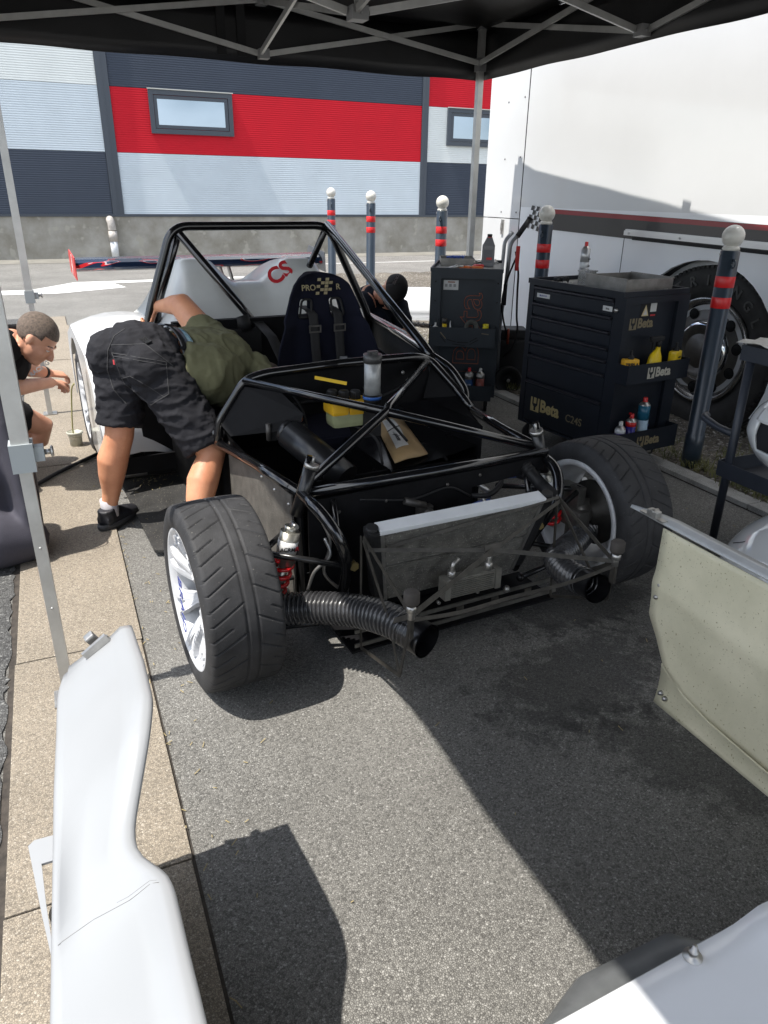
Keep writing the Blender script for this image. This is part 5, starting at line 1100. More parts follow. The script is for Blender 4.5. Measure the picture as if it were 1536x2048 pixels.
spray(c2t(.39,.121), angL, .225, .031, [(0,.85,mat('can_rust', (.24,.06,.045), .35)),(.85,1,M_steel)], whc, 'rust-red spray can with white nozzle in the bottom cabinet tray')

# ---- booster trolley with cables behind the cabinet
HTK = thing('starter_trolley', 'two-wheeled grey tube trolley with cables and red clamps beside the small cabinet', 'trolley', (3.31, 5.04, 0), -YAW)
ft = mat('grey_frame_tube', (.25,.26,.27), .35, metal=.4)
g = MB(); g.tube(rounded([(.02,.02,1.22),(-.04,0,1.16),(-.045,0,.95),(-.075,0,.55),(-.07,0,.12)], .08), .015, 14); g.tube([(-.07,0,.2),(-.07,.30,.2)], .013, 10); g.tube(rounded([(.02,.32,1.22),(-.04,.3,1.16),(-.045,.3,.95),(-.075,.3,.55),(-.07,.3,.12)], .08), .015, 14); g.build('frame', ft, HTK)
g = MB(); g.tube([(.01,.01,1.205),(.10,.05,1.33)], .020, 16); g.tube([(.10,.05,1.328),(.104,.052,1.335)], .024, 16); g.build('hand_grip', M_black, HTK)
for y in (-.05, .36):
    g = MB(); g.lathe([(.105,-.03),(.112,-.015),(.112,.015),(.105,.03),(.065,.03),(.06,.01),(0,.01)], 32, 'Y', (.015,y,.112)); g.lathe([(.105,-.03),(.065,-.03),(.06,-.015),(.022,-.015),(.022,-.03),(0,-.03)], 32, 'Y', (.015,y,.112)); w_ = g.build('wheel', M_black, HTK)
    g = MB(); g.lathe([(.015,-.034),(.012,-.038),(0,-.038)], 14, 'Y', (.015,y,.112)); g.build('axle_cap', M_steel, w_)
g = MB(); g.box(-.08,.18,.0,.28,.12,.42,bev=.02); g.box(-.09,.16,.03,.25,.42,.50,bev=.02); g.build('battery_case', M_black, HTK)
g = MB(); g.tube(spline([(-.0,-.03,1.10),(.03,-.04,.95),(.035,-.05,.8),(.045,-.05,.62),(.06,-.05,.50),(.03,-.05,.38),(-.03,-.03,.30)]), .008, 8); g.build('cable', M_black, HTK)
g = MB(); g.tube(spline([(.015,-.03,1.08),(-.05,-.05,.9),(-.08,-.06,.75),(-.06,-.05,.6),(-.02,-.04,.48)]), .007, 8); g.build('cable', M_black, HTK)
g = MB(); g.tube([(.015,-.03,1.10),(.02,-.04,.98)], [.014,.010], 10); g.box(.0,.03,-.05,-.03,.96,1.14,bev=.006); g.build('red_clamp', redc, HTK)
g = MB(); g.tube([(-.01,-.04,.52),(-.008,-.045,.40)], .010, 10); g.build('red_handle', rdh, HTK)
g = MB(); g.box(-.075,-.045,-.05,-.03,.70,.86,bev=.006); g.build('black_clamp', M_black, HTK)

# ================================================================== rack with helmet
rk = mat('rack_dark_tube', (.028,.033,.045), .42, var=.2, vscale=10)
RK = thing('service_rack', 'dark tubular two-shelf rack cart at the right edge holding a white helmet', 'rack', (2.70, 2.23, 0), 0)
for (x, y) in ((0,0),(.42,0),(0,-.78),(.42,-.78)):
    g = MB(); g.tube([(x,y,.0),(x,y,.90)], .019, 18); g.build('post', rk, RK)
for z0, z1, nm_ in ((.335,.405,'lower_shelf'),(.862,.925,'upper_shelf')):
    g = MB(); g.box(-.03,.45,-.81,.03,z0,z0+.004)
    for q in ((-.034,-.03,-.81,.03),(.45,.454,-.81,.03),(-.03,.45,.03,.034),(-.03,.45,-.814,-.81)): g.box(*q, z0, z1)
    g.build(nm_, rk, RK)
g = MB(); g.tube(rounded([(0,0,.53),(-.0,.10,.535),(.0,.19,.56),(.03,.20,.565)], .03), .017, 14); g.build('push_handle', rk, RK)
t = thing('paper_sheet', 'crumpled white paper lying on the top shelf of the dark rack', 'paper', (2.74, 2.16, .925), 0)
g = MB(); g.grid([[(-.08+.02*i+.004*math.sin(j*2), -.2+.03*j, .012+.006*math.sin(i*1.3+j)) for j in range(12)] for i in range(14)], thick=.001); g.build('sheet', mat('paper_white', (.6,.58,.54), .7, bump=.3, bscale=25), t)
t = thing('wooden_handle', 'short wooden tool handle under the top shelf at the right edge', 'tool', (2.72, 2.08, .815), 0)
g = MB(); g.tube([(0,.0,0),(.0,-.08,.0)], .014, 12); g.build('grip', mat('light_wood', (.35,.22,.10), .5, var=.2, vscale=30), t)
# helmet
HM = thing('racing_helmet', 'glossy white full-face helmet with open visor on the lower rack shelf', 'helmet', (2.785, 2.07, .408), R(138)); HM.scale = (1.1,)*3
def helm_pt(a, b, r=1):   # a azimuth, b elevation ; +y is the face
    x = .125*math.cos(b)*math.cos(a)*r; y = .150*math.cos(b)*math.sin(a)*r; z = .145*math.sin(b)*r
    if b < 0: x *= 1+.25*b; y *= 1+.15*b
    if math.sin(a) > .5 and b < -.25: y += .025*(math.sin(a)-.5)*2*min(1, -(b+.25)*3)
    return (x, y, z+.150)
g = MB(); vs = []; fs = []; na, nb = 72, 44
for i in range(nb+1):
    b = -1.15+(1.5708+1.15)*i/nb
    for j in range(na): vs.append(helm_pt(2*math.pi*j/na, b))
for i in range(nb):
    for j in range(na):
        b = -1.15+(2.72)*(i+.5)/nb; a = 2*math.pi*(j+.5)/na; da = abs((a-math.pi/2+math.pi) % (2*math.pi)-math.pi)
        if da < 1.05 and -.42 < b < .42: continue
        fs.append((i*na+j, i*na+(j+1) % na, (i+1)*na+(j+1) % na, (i+1)*na+j))
g.add(vs, fs, 0, True); sh = g.build('shell', mat('helmet_white', (.70,.71,.71), .1, coat=1), HM)
md = sh.modifiers.new('s', 'SOLIDIFY'); md.thickness = .01; md.offset = -1; sh.data = evaluated(sh); sh.modifiers.clear()
for p in sh.data.polygons: p.use_smooth = True
g = MB(); g.ball((0,-.005,.150), .120, 32, sc=(.95,1.1,1.08)); g.build('lining', mat('helmet_lining', (.012,.012,.016), .9), HM)
g = MB(); g.grid([[helm_pt(math.pi/2-1.15+2.3*j/24, .42+.35*i/6, 1.03) for j in range(25)] for i in range(7)], thick=.003); g.build('raised_visor', mat('helmet_white', (.7,.7,.7), .1), HM)
g = MB(); g.grid([[(-.02+.008*i, .05+.02*j, .06+.01*i+.03*j) for j in range(4)] for i in range(5)], thick=.002); g.build('chin_strap', mat('strap_grey', (.4,.4,.4), .7), HM)
t = thing('wheel_arch_cover', 'rounded glossy white fibreglass cover on the ground below the rack', 'bodywork', (2.52, 1.62, 0), 0)
rows = []
for i in range(20):
    b = math.pi/2*i/19; rows.append([(.345*math.cos(b)**.8*math.cos(a), .33*math.cos(b)**.8*math.sin(a), .40*math.sin(b)**.85) for a in [2*math.pi*k/48 for k in range(49)]])
g = MB(); g.grid(rows); g.build('cover_shell', mat('helmet_white', (.7,.7,.7), .1), t)
g = MB(); g.tube([(-.25,.16,.275),(-.235,.13,.29),(-.21,.11,.305)], .0018, 5); g.build('scratch', M_black, t)

# ================================================================== loose body panels
gel = mat('raw_fibreglass', (.66,.615,.455), .42, bump=.35, bscale=60, var=.14, vscale=3.2, speck=((.33,.29,.17), 150, .66), spec=.3, var_col=(.55,.52,.37))
flg = mat('trimmed_flange', (.52,.53,.53), .3, coat=.2, var=.15)
t = thing('body_side_panel', 'raw yellowish fibreglass back of a body side panel propped at the right', 'bodywork', (1.60, 0, 0), 0)
def ypan(v, q):     # q 0 bottom .. 1 top: returns u offset, z
    zc = np.interp(v, [-.6,.6,.99,1.197,1.30,1.387], [.05,.055,.066,.078,.10,.149]); 
    return zc
rows = []
fr = [(.149,1.387),(.215,1.435),(.286,1.487),(.367,1.489),(.47,1.488),(.583,1.489)]
for i in range(60):
    s_ = i/59; r_ = []
    for j in range(26):
        q = j/25; vmax = np.interp(q, [0,.14,.31,.5,.74,1], [1.387,1.435,1.487,1.489,1.488,1.489]); v = -.6+(vmax+.6)*s_
        z0 = ypan(v, 0); z = z0+(.583-z0)*q
        r_.append((.012*math.sin(2.1*v+3*z)+.014*math.exp(-((z-.40+.10*(1.49-v))/.03)**2)*-.5+.03*(1-q)**6*0-.012*(1-min(1,q*6)), v, z))
    rows.append(r_)
g = MB(); g.grid(rows, thick=.004); g.build('inner_skin', gel, t)
rows = [[(-.016+.03*q*(1-q), v+.002*q, (ypan(v,0)+.004)*(1-q)+.003*q) for q in (0,.1,.3,.6,.85,1)] for v in np.linspace(-.6,1.398,40)]
g = MB(); g.grid(rows, thick=.004); g.build('bottom_lip', gel, t)
rows = [[(-.004+.045*q, v, .587+.010*q+.002*math.sin(3*v)) for q in (0,.3,.6,1)] for v in np.linspace(-.6,1.647,40)]
rows = [[(a*(1 if v < 1.5 else (1.66-v)/.16), v, c) for a, v, c in r_] for r_ in rows]
g = MB(); g.grid(rows, thick=.006); g.build('top_flange', flg, t)
g = MB(); g.box(-.012,.012,1.53,1.57,.596,.616,bev=.004); g.tube([(-.014,1.55,.612),(.014,1.55,.612)], .007, 8); g.box(-.010,.010,1.50,1.60,.592,.597); g.build('latch', M_steel, t)
for v, z in ((1.462,.40),(1.468,.355),(1.38,.05),(1.36,.042)):
    g = MB(); g.lathe([(0,-.022),(.006,-.021),(.009,-.012),(.009,.01)], 12, 'X', (0,v,z)); g.build('rivet', M_steel, t)
# left white channel-shaped panel
t = thing('body_sill_panel', 'long sunlit white body panel with a catch standing on the kerb strip', 'bodywork', (0, 0, 0), 0)
Vs = [1.362,1.345,1.30,1.195,1.031,.952,.889,.827,.791,.761,.724,.691,.575,.477,.3,.1,-.1,-.3]
Ur = [.046,.047,.048,.052,.050,.035,.012,-.008,-.011,-.003,.022,.027,.028,.030,.03,.03,.03,.03]
Zr = [.683,.69,.695,.71,.74,.74,.71,.69,.69,.69,.70,.71,.74,.76,.77,.77,.77,.77]
Ul = [-.090,-.098,-.104,-.108,-.116,-.118,-.120,-.122,-.123,-.124,-.125,-.126,-.130,-.131,-.131,-.131,-.131,-.131]
rows = []
vv = sorted(set(list(np.linspace(-.3,1.362,90))+Vs), reverse=True)
o_ = np.argsort(Vs); VA = np.array(Vs)[o_]
def sm_(arr, v): a = np.array(arr)[o_]; return float(np.mean([np.interp(v+d, VA, a) for d in (-.022,-.012,0,.012,.022)]))
for v in vv:
    ur, zr_, ul = sm_(Ur, v), sm_(Zr, v), sm_(Ul, v); zl = .60
    vo = v-.0
    LN = lambda z: max(-.132, ur-.25*(zr_-z))
    rows.append([(LN(.012),vo,.012),(LN(.2),vo,.2),(LN(zr_*.7),vo,zr_*.7),(LN(zr_-.02),vo,zr_-.02),(LN(zr_-.004),vo,zr_-.004),(ur-.0015,vo,zr_-.0008),(ur-.005,vo,zr_+.0004),(ur-.02,vo,zr_+.001),(ur*.7+ul*.3,vo,zr_*.72+zl*.28+.006),(ur*.4+ul*.6,vo,zr_*.42+zl*.58+.008),(ur*.1+ul*.9,vo+(.012 if v > 1.34 else 0),zl+.012),(ul+.012,vo,zl+.009),(ul+.004,vo,zl+.003),(ul+.001,vo,zl),(ul-.0005,vo,zl-.004),(ul-.002,vo,zl-.02),(ul-.012,vo,zl-.16),(ul-.026,vo,zl-.36)])
g = MB(); g.grid(rows, thick=.0035); g.build('panel_skin', mat('panel_white', (.295,.304,.316), .3, coat=.15, var=.03, vscale=2, bump=.06, bscale=5), t)
Mh = frame((-.024,1.352,.658), (.9,.2,.42), (-.42,0,.9)) 
g = MB(); g.box(-.028,.028,-.008,.0,-.012,.012); g.build('catch_plate', M_steel, t, loc=(-.024,1.345,.665), rot=(0,R(-32),R(10)))
g = MB(); g.box(-.010,.010,.0,.020,-.008,.018,bev=.004); g.build('catch_hook', M_steel, t, loc=(-.026,1.355,.668), rot=(0,R(-32),R(10)))
for s in (-1, 1):
    g = MB(); g.tube([(0,0,-.004),(0,0,.004)], .006, 10); g.build('catch_rivet', M_steel, t, loc=(-.024+s*.020,1.350,.665+s*.012), rot=(0,R(-32),0))
bpy.context.view_layer.update()
pn = [o for o in t.children if o.name.startswith('panel_skin')][0]
scuff = mat('scuff_grey', (.19,.19,.18), .5)
for (a, b, w_) in (((-.118,.745),(.012,.700),.0004),((-.04,.725),(.010,.706),.0002)):
    out = []
    for k in range(25):
        u_, v_ = a[0]+(b[0]-a[0])*k/24, a[1]+(b[1]-a[1])*k/24; hit, lc, nn, ii = pn.ray_cast(Vector((u_, v_, 1.2)), Vector((0,0,-1)))
        if hit: out.append(lc+nn*.0002)
    if len(out) > 2: g = MB(); g.tube(out, w_, 5); g.build('scuff', scuff, t)
# flange with a hole at the panel foot
fp = [(-.226,1.36),(-.214,1.372),(-.13,1.37),(-.13,1.0),(-.18,1.04),(-.20,1.17)]; hp = [(-.200,1.30),(-.150,1.30),(-.150,1.08),(-.183,1.10),(-.192,1.19)]
bm = bmesh.new(); ov = [bm.verts.new((x,y,0)) for x,y in fp]; hv = [bm.verts.new((x,y,0)) for x,y in hp]
es = [bm.edges.new((ov[i], ov[(i+1) % len(ov)])) for i in range(len(ov))]+[bm.edges.new((hv[i], hv[(i+1) % len(hv)])) for i in range(len(hv))]
bmesh.ops.triangle_fill(bm, use_beauty=True, edges=es)
r_ = bmesh.ops.extrude_face_region(bm, geom=bm.faces[:]); bmesh.ops.translate(bm, verts=[e for e in r_['geom'] if isinstance(e, bmesh.types.BMVert)], vec=(0,0,.006))
g = MB(); g.bm(bm, smooth=False); bm.free(); g.build('foot_flange', MATS['panel_white'], t, loc=(0,0,.19))
g = MB(); g.tube([(-.155,1.17,.10),(-.155,1.17,.19)], .034, 24, caps=False); g.build('drain_tube', M_alu, t)
# white nose cover in the near right corner
t = thing('nose_cover', 'white nose cover with a grey lip lying in the near right corner', 'bodywork', (0, 0, 0), 0)
rows = []
for i in range(50):
    u = .36+1.5*i/49; r_ = []; ve = .527+.038*(u-.4)
    for j in range(24):
        q = j/23; z = .345+.02*math.sin(min(1,q*2.5)*math.pi/2)+.016*math.exp(-((u-.98-.25*q)/.05)**2); r_.append((u, ve-1.0*q, z))
    rows.append([(u, ve-.004, .22), (u, ve+.001, .325), (u, ve+.002, .340)]+r_)
g = MB(); g.grid(rows, thick=.005); g.build('cover_shell', mat('nose_white', (.80,.82,.845), .2, coat=.5, var=.03, vscale=2), t)
g = MB(); rows = []
for i in range(40):
    s_ = i/39; u = .50+.385*s_; ve = .532+.038*(u-.4); w_ = .085*min(1, 1.9*s_+.25)*max(0,min(1,(1-s_)*9))**.5*(1-.12*s_)
    rows.append([(u, ve, .315), (u, ve+w_*.5, .305), (u, ve+w_*.85, .288), (u, ve+w_, .262), (u, ve+w_*.9, .24)])
g.grid(rows, thick=.004); g.build('rubber_lip', mat('lip_grey_rubber', (.10,.105,.108), .35, var=.2, vscale=18), t)
g = MB(); g.lathe([(0,.0),(.016,.0),(.016,.003),(.007,.004),(.006,.010),(.008,.011),(.008,.016),(.005,.017),(.004,.026),(0,.027)], 20); g.build('stud', M_steel, t, loc=(.805,.532,.350))
g = MB(); g.box(.38,1.9,-.5,.55,.0,.24); g.build('trestle_box', M_black, t)

# ================================================================== padded seat at the left edge
plum = mat('charcoal_padding', (.042,.040,.054), .78, bump=.3, bscale=260, var=.3, vscale=4)
mb = MB()
mb.tube([(-.95,3.27,.13),(-.60,3.23,.13),(-.36,3.22,.12),(-.24,3.24,.10),(-.19,3.27,.09)], [.13,.14,.125,.10,.05], 20)
mb.tube([(-.95,3.55,.14),(-.5,3.55,.14),(-.30,3.50,.12)], [.13,.13,.08], 20)
mb.tube([(-.245,3.31,.10),(-.235,3.33,.30),(-.245,3.34,.48),(-.262,3.35,.62),(-.30,3.37,.74),(-.38,3.40,.85),(-.47,3.42,.90)], [(.15,.055),(.15,.055),(.15,.06),(.14,.065),(.12,.065),(.09,.06),(.06,.04)], 20, up=(0,1,0))
mb.tube([(-.50,3.33,.1),(-.46,3.36,.45),(-.50,3.38,.80)], [(.13,.22),(.12,.22),(.08,.16)], 20, up=(0,1,0))
mb.tube([(-.9,3.5,.5),(-.60,3.45,.5),(-.35,3.38,.48)], [.12,.12,.06], 18); mb.tube([(-.9,3.48,.2),(-.9,3.5,.85)], [.15,.1], 18); mb.tube([(-.58,3.5,.1),(-.55,3.5,.8)], [.12,.08], 18)
PS = thing('padded_seat', 'charcoal padded seat shell standing on the asphalt at the left edge', 'seat', (0, 0, 0), 0)
remesh(mb, 'seat_shell', plum, PS, .011, 10)
g = MB(); g.tube(spline([(-.185,3.22,.16),(-.182,3.20,.3),(-.19,3.21,.5),(-.21,3.23,.62),(-.27,3.27,.76)], 6), .0035, 8); g.build('edge_piping', M_black, PS)
# cup with a bleed hose
t = thing('bleed_cup', 'small off-white plastic cup on the slab below the rear wheel', 'cup', (.0, 4.80, .012), 0)
g = MB(); g.lathe([(0,0),(.036,0),(.040,.06),(.046,.085),(.048,.088),(.043,.088),(.035,.005),(0,.005)], 24); g.lathe([(.046,.078),(.050,.080),(.050,.088),(.044,.09)], 24); g.build('cup_body', mat('cup_plastic', (.48,.48,.40), .4, trans=.2), t)
t = thing('bleed_hose', 'thin yellowish hose running from the rear wheel into the cup', 'hose', (0, 0, 0), 0)
g = MB(); g.tube(spline([(.04,4.72,.42),(.022,4.74,.38),(.005,4.77,.25),(-.008,4.79,.12),(-.006,4.80,.05)], 8), .0045, 8); g.build('tube', mat('yellow_tubing', (.32,.30,.12), .4), t)
t = thing('air_hose', 'thin black hose lying across the slabs behind the tent leg', 'hose', (0, 0, 0), 0)
g = MB(); g.tube(spline([(-.28,4.05,.024),(-.12,4.28,.024),(.08,4.50,.026),(.18,4.6,.03)], 8), .011, 10); g.build('tube', M_black, t)
# ================================================================== people
from mathutils import noise
skin = mat('skin_tanned', (.60,.29,.165), .48, bump=.2, bscale=160, var=.16, vscale=9, var_col=(.52,.22,.12))
skin.node_tree.nodes['Principled BSDF'].inputs['Subsurface Weight'].default_value = .12
skin.node_tree.nodes['Principled BSDF'].inputs['Subsurface Radius'].default_value = (.012, .004, .002)
skin2 = mat('skin_fair', (.60,.32,.21), .48, bump=.2, bscale=160, var=.14, vscale=9, var_col=(.54,.26,.165))
denim = mat('black_denim', (.019,.019,.023), .85, bump=.5, bscale=420, var=.22, vscale=3, speck=((.04,.04,.045), 320, .66), spec=.2)
olive = mat('olive_cotton', (.150,.148,.085), .88, bump=.25, bscale=320, var=.15, vscale=5, spec=.2)
blackc = mat('black_cotton', (.010,.010,.011), .9, bump=.25, bscale=300, var=.2, vscale=5, spec=.2)
navyc = mat('navy_cotton', (.008,.010,.018), .9, bump=.25, bscale=300, var=.2, vscale=5, spec=.2)
hairm = mat('short_brown_hair', (.17,.128,.10), .8, bump=1.6, bscale=420, var=.5, vscale=90)
V_ = Vector
def rumple(o, amp, fr, axis=(1,1,1), seed=0.):
    me = o.data; me.update(); n = [v.normal.copy() for v in me.vertices]
    for v, nn in zip(me.vertices, n):
        p = v.co; q = V_((p.x*fr*axis[0]+seed, p.y*fr*axis[1], p.z*fr*axis[2]))
        r_ = 1-abs(noise.noise(q))*2.2; v.co = p+nn*amp*(r_**3*.9 + .5*noise.noise(q*2.7))
def lerp(a, b, t): return V_(a)*(1-t)+V_(b)*t
def hand(mb, wrist, d, n, curl=.6, s=1., side=1, spread=.0):
    """palm with four bent fingers of unequal length and a thumb leaving the side of the palm"""
    w = V_(wrist); d = V_(d).normalized(); n = V_(n); n = (n-d*n.dot(d)).normalized(); x = d.cross(n)*side
    k = w+d*.085*s
    mb.tube([w-d*.02*s, w+d*.02*s, w+d*.06*s, w+d*.092*s], [(.018*s,.026*s),(.017*s,.033*s),(.015*s,.040*s),(.012*s,.040*s)], 14, up=n)
    for i, (off, ln) in enumerate(((-.030,.070),(-.010,.080),(.010,.075),(.029,.058))):
        p = k+x*off*s; dd = (d+x*off*spread*8).normalized(); pts = [p-dd*.02*s, p]; a = 0
        for seg, c in ((.42,.75),(.33,1.1),(.25,.8)):
            a += curl*c; q = dd*math.cos(a)-n*math.sin(a); p = p+q*ln*seg*s; pts.append(p)
        mb.tube(pts, [.0095*s,.0095*s,.009*s,.0082*s,.0070*s], 10)
    b = w+d*.025*s-x*.026*s; t1 = (d*.6-x*.75-n*.35).normalized(); t2 = (d*.85-x*.15-n*.55).normalized()
    mb.tube([b-t1*.012*s, b+t1*.030*s, b+t1*.030*s+t2*.028*s, b+t1*.030*s+t2*.052*s], [.015*s,.0125*s,.0105*s,.0085*s], 10)
def head(mb, c, f, up, s=1.):
    f = V_(f).normalized(); up = V_(up); up = (up-f*up.dot(f)).normalized(); x = f.cross(up)
    M = Matrix((x, f, up)).transposed().to_4x4(); M.translation = V_(c)
    B = lambda p, r, sc: mb.ball(V_(p)*s, r*s, 22, M=M, sc=sc)
    B((0,-.012,.028), .1, (.76,.98,.90)); B((0,.030,-.030), .1, (.62,.66,.86)); B((0,.052,-.088), .1, (.40,.40,.30)); B((0,.020,-.075), .1, (.54,.58,.34))
    mb.tube([V_((0,.088,.005))*s, V_((0,.108,-.022))*s, V_((0,.116,-.036))*s, V_((0,.098,-.044))*s], [.008*s,.012*s,.0145*s,.010*s], 12, M=M)
    for q in (-1, 1):
        B((q*.030,.082,.014), .02, (1.2,.6,.4)); B((q*.034,.072,-.030), .022, (1,.7,.9)); B((q*.078,-.005,-.010), .02, (.30,.85,1.5)); B((q*.012,.112,-.040), .008, (1,1,.8))
    B((0,.088,-.062), .012, (1.9,.75,.42)); B((0,.086,-.071), .012, (1.7,.75,.45)); B((0,.078,-.098), .018, (1,.7,.8))
    return M
def hair_cap(M, name, m, parent, s=1., k=1.035, line=None):
    g = MB(); vs = []; fs = []; na, nb = 48, 26
    for i in range(nb+1):
        b = -1.2+2.77*i/nb
        for j in range(na):
            a = 2*math.pi*j/na; p = V_((.076*math.cos(b)*math.cos(a), -.012+.098*math.cos(b)*math.sin(a), .028+.090*math.sin(b)))*s*k; vs.append(M @ p)
    for i in range(nb):
        for j in range(na):
            b = -1.2+2.77*(i+.5)/nb; a = 2*math.pi*(j+.5)/na; fr = math.sin(a)
            lim = .30 if fr > .55 else (-.05 if fr > .15 else (-.55 if fr > -.25 else -.95))
            if b > lim: fs.append((i*na+j, i*na+(j+1) % na, (i+1)*na+(j+1) % na, (i+1)*na+j))
    g.add(vs, fs, 0, True); o = g.build(name, m, parent)
    md = o.modifiers.new('s', 'SOLIDIFY'); md.thickness = .005; md.offset = -1; o.data = evaluated(o); o.modifiers.clear()
    for p in o.data.polygons: p.use_smooth = True
    return o
def eyes(M, parent, s=1.):
    for q in (-1, 1):
        g = MB(); g.ball(V_((q*.030,.0790,.000))*s, .0100*s, 12, M=M); e = g.build('eye', mat('eye_white', (.6,.58,.55), .3), parent)
        g = MB(); g.ball(V_((q*.030,.0855,-.003))*s, .0042*s, 10, M=M); g.build('iris', mat('iris_dark', (.04,.025,.015), .3), e)
        g = MB(); g.tube([M @ (V_((q*.046,.070,.020))*s), M @ (V_((q*.030,.0855,.0225))*s), M @ (V_((q*.014,.088,.020))*s)], .0026*s, 8); g.build('eyebrow', hairm, parent)
        g = MB(); g.tube([M @ (V_((q*.040,.0775,.0045))*s), M @ (V_((q*.030,.0865,.006))*s), M @ (V_((q*.020,.084,.004))*s)], .0050*s, 8); g.build('eyelid', skin2, parent)

# ---------------------------------------------------------------- mechanic bending into the cockpit
P1 = thing('person', 'man in black denim shorts and olive T-shirt bending far into the cockpit', 'person', (0, 0, 0), 0)
pel, che = V_((.318,3.40,.825)), V_((.79,3.58,.735)); dT = (che-pel).normalized(); Wx = V_((.50,-.80,-.16)); Wx = (Wx-dT*Wx.dot(dT)).normalized(); Bk = Wx.cross(dT)
if Bk.z < 0: Bk = -Bk
def sec(t, w, b, off=0): return (pel+dT*t+Bk*off, (b, w))
def torso(mb, secs, n=28):
    mb.tube([s_[0] for s_ in secs], [s_[1] for s_ in secs], n, up=Bk)
hL, hR, kL, aL, kR, aR = V_((.245,3.46,.80)), V_((.375,3.28,.775)), V_((.185,3.40,.47)), V_((.10,3.46,.11)), V_((.545,3.13,.42)), V_((.41,2.99,.10))
mb = MB()
torso(mb, [sec(-.08,.09,.08),sec(0,.145,.11),sec(.12,.150,.105),sec(.25,.150,.10),sec(.42,.165,.10),sec(.50,.12,.08)])
for h, k_, a, toe in ((hL,kL,aL,V_((.19,3.55,.045))),(hR,kR,aR,V_((.52,3.06,.045)))):
    bk = V_((-1,-.35,0)).normalized()
    mb.tube([h, lerp(h,k_,.5), lerp(h,k_,.85), k_, lerp(k_,a,.14)+bk*.006, lerp(k_,a,.32)+bk*.016, lerp(k_,a,.55)+bk*.010, lerp(k_,a,.8), a, a-V_((0,0,.05))], [.09,.080,.066,.064,.064,.070,.060,.042,.036,.036], 22)
    mb.tube([a+V_((0,0,-.045)), lerp(a,toe,.5)+V_((0,0,-.03)), toe], [.036,.036,.026], 14)
shL, shR = V_((.70,3.80,.80)), V_((.86,3.42,.66)); elL, wrL = V_((.600,3.985,.955)), V_((.500,4.165,.925))
mb.tube([lerp(shL,che,.4), shL, lerp(shL,elL,.5), elL, lerp(elL,wrL,.3), lerp(elL,wrL,.6), wrL], [.08,.078,.070,.062,.050,.038,.028], 18)
hand(mb, wrL, (-.35,.05,-.8), (.9,-.2,-.3), 1.0)
elR, wrR = V_((1.02,3.42,.46)), V_((1.10,3.62,.34))
mb.tube([lerp(shR,che,.4), shR, lerp(shR,elR,.5), elR, wrR], [.075,.066,.054,.045,.028], 18); hand(mb, wrR, (.3,.5,-.5), (0,0,1), .6)
hc = V_((.95,3.72,.56)); mb.tube([che, lerp(che,hc,.5), hc], [.075,.058,.055], 16); HMt = head(mb, hc, (.35,.25,-.9), (.9,.3,.1))
body1 = remesh(mb, 'body', skin, P1, .0065, 5)
hair_cap(HMt, 'hair', hairm, P1); eyes(HMt, P1)
mb = MB()
torso(mb, [sec(-.125,.075,.075,-.01),sec(-.095,.135,.122,-.005),sec(-.04,.172,.148),sec(.03,.178,.142),sec(.09,.172,.130),sec(.115,.168,.126)])
for s_, h in ((-1,hL),(1,hR)): mb.ball(h-dT*.035+Bk*.02, .116, 22); mb.ball(h+V_((0,0,-.04)), .115, 20)
hemL, hemR = lerp(hL,kL,.86), lerp(hR,kR,.90)
mb.tube([hL+V_((0,0,.02)), lerp(hL,hemL,.35), lerp(hL,hemL,.7), hemL+V_((0,0,0))], [.115,.112,.103,.097], 26)
mb.tube([hR+V_((0,0,.02)), lerp(hR,hemR,.35), lerp(hR,hemR,.7), hemR], [.115,.114,.107,.101], 26)
sh1 = remesh(mb, 'denim_shorts', denim, P1, .0075, 5)
rumple(sh1, .010, 7, (1.0,.8,2.0), 2.0); rumple(sh1, .0035, 20, (1,1,1.8), 7.0)
# belt, loops, pocket seams, tab
def ring(t, w, b, m_, name, a0=0, a1=2*math.pi, wid=.034, th=.004, parent=P1, tilt=0):
    g = MB(); rows = []
    for i in range(73):
        a = a0+(a1-a0)*i/72; rows.append([pel+dT*(t+e*wid+tilt*math.cos(a))+Bk*(b+q)*math.sin(a)+Wx*(w+q)*math.cos(a) for e, q in ((-.5,0),(-.5,th),(.5,th),(.5,0))])
    g.grid(rows); return g.build(name, m_, parent)
leather = mat('black_leather_belt', (.015,.015,.016), .28, coat=.3, var=.2)
blt = ring(.130, .178, .136, leather, 'belt', wid=.040, th=.006)
for a in (R(35), R(90), R(140)):
    g = MB(); c_ = pel+dT*.128+Bk*.145*math.sin(a)+Wx*.187*math.cos(a); nn = (Bk*.145*math.sin(a)+Wx*.187*math.cos(a)).normalized(); g.bar(c_-dT*.028, c_+dT*.028, .012, .005, up=nn); g.build('belt_loop', denim, blt)
ring(.168, .168, .127, mat('light_blue_waistband', (.42,.55,.62), .8, var=.5, vscale=40, var_col=(.12,.35,.50)), 'underwear_band', R(20), R(165), wid=.036, th=.003)
def on_shorts(o_, pts, r_, name, m_, closed=False):
    """stitching laid on the shorts surface"""
    out = []
    for p in pts:
        ok, loc, nn, idx = o_.closest_point_on_mesh(V_(p)); out.append(loc+nn*r_*.4)
    g = MB(); g.tube(out, r_, 6, closed=closed); return g.build(name, m_, P1)
bpy.context.view_layer.update()
stitch = mat('grey_seam', (.05,.05,.052), .8)
def dense(pts, n=10):
    out = []
    for a, b in zip(pts, pts[1:]):
        for k in range(n): out.append(lerp(a, b, k/n))
    out.append(V_(pts[-1])); return out
cb = V_((-.9,-.4,.15)).normalized()
def on_ray(px_dir, base): pass
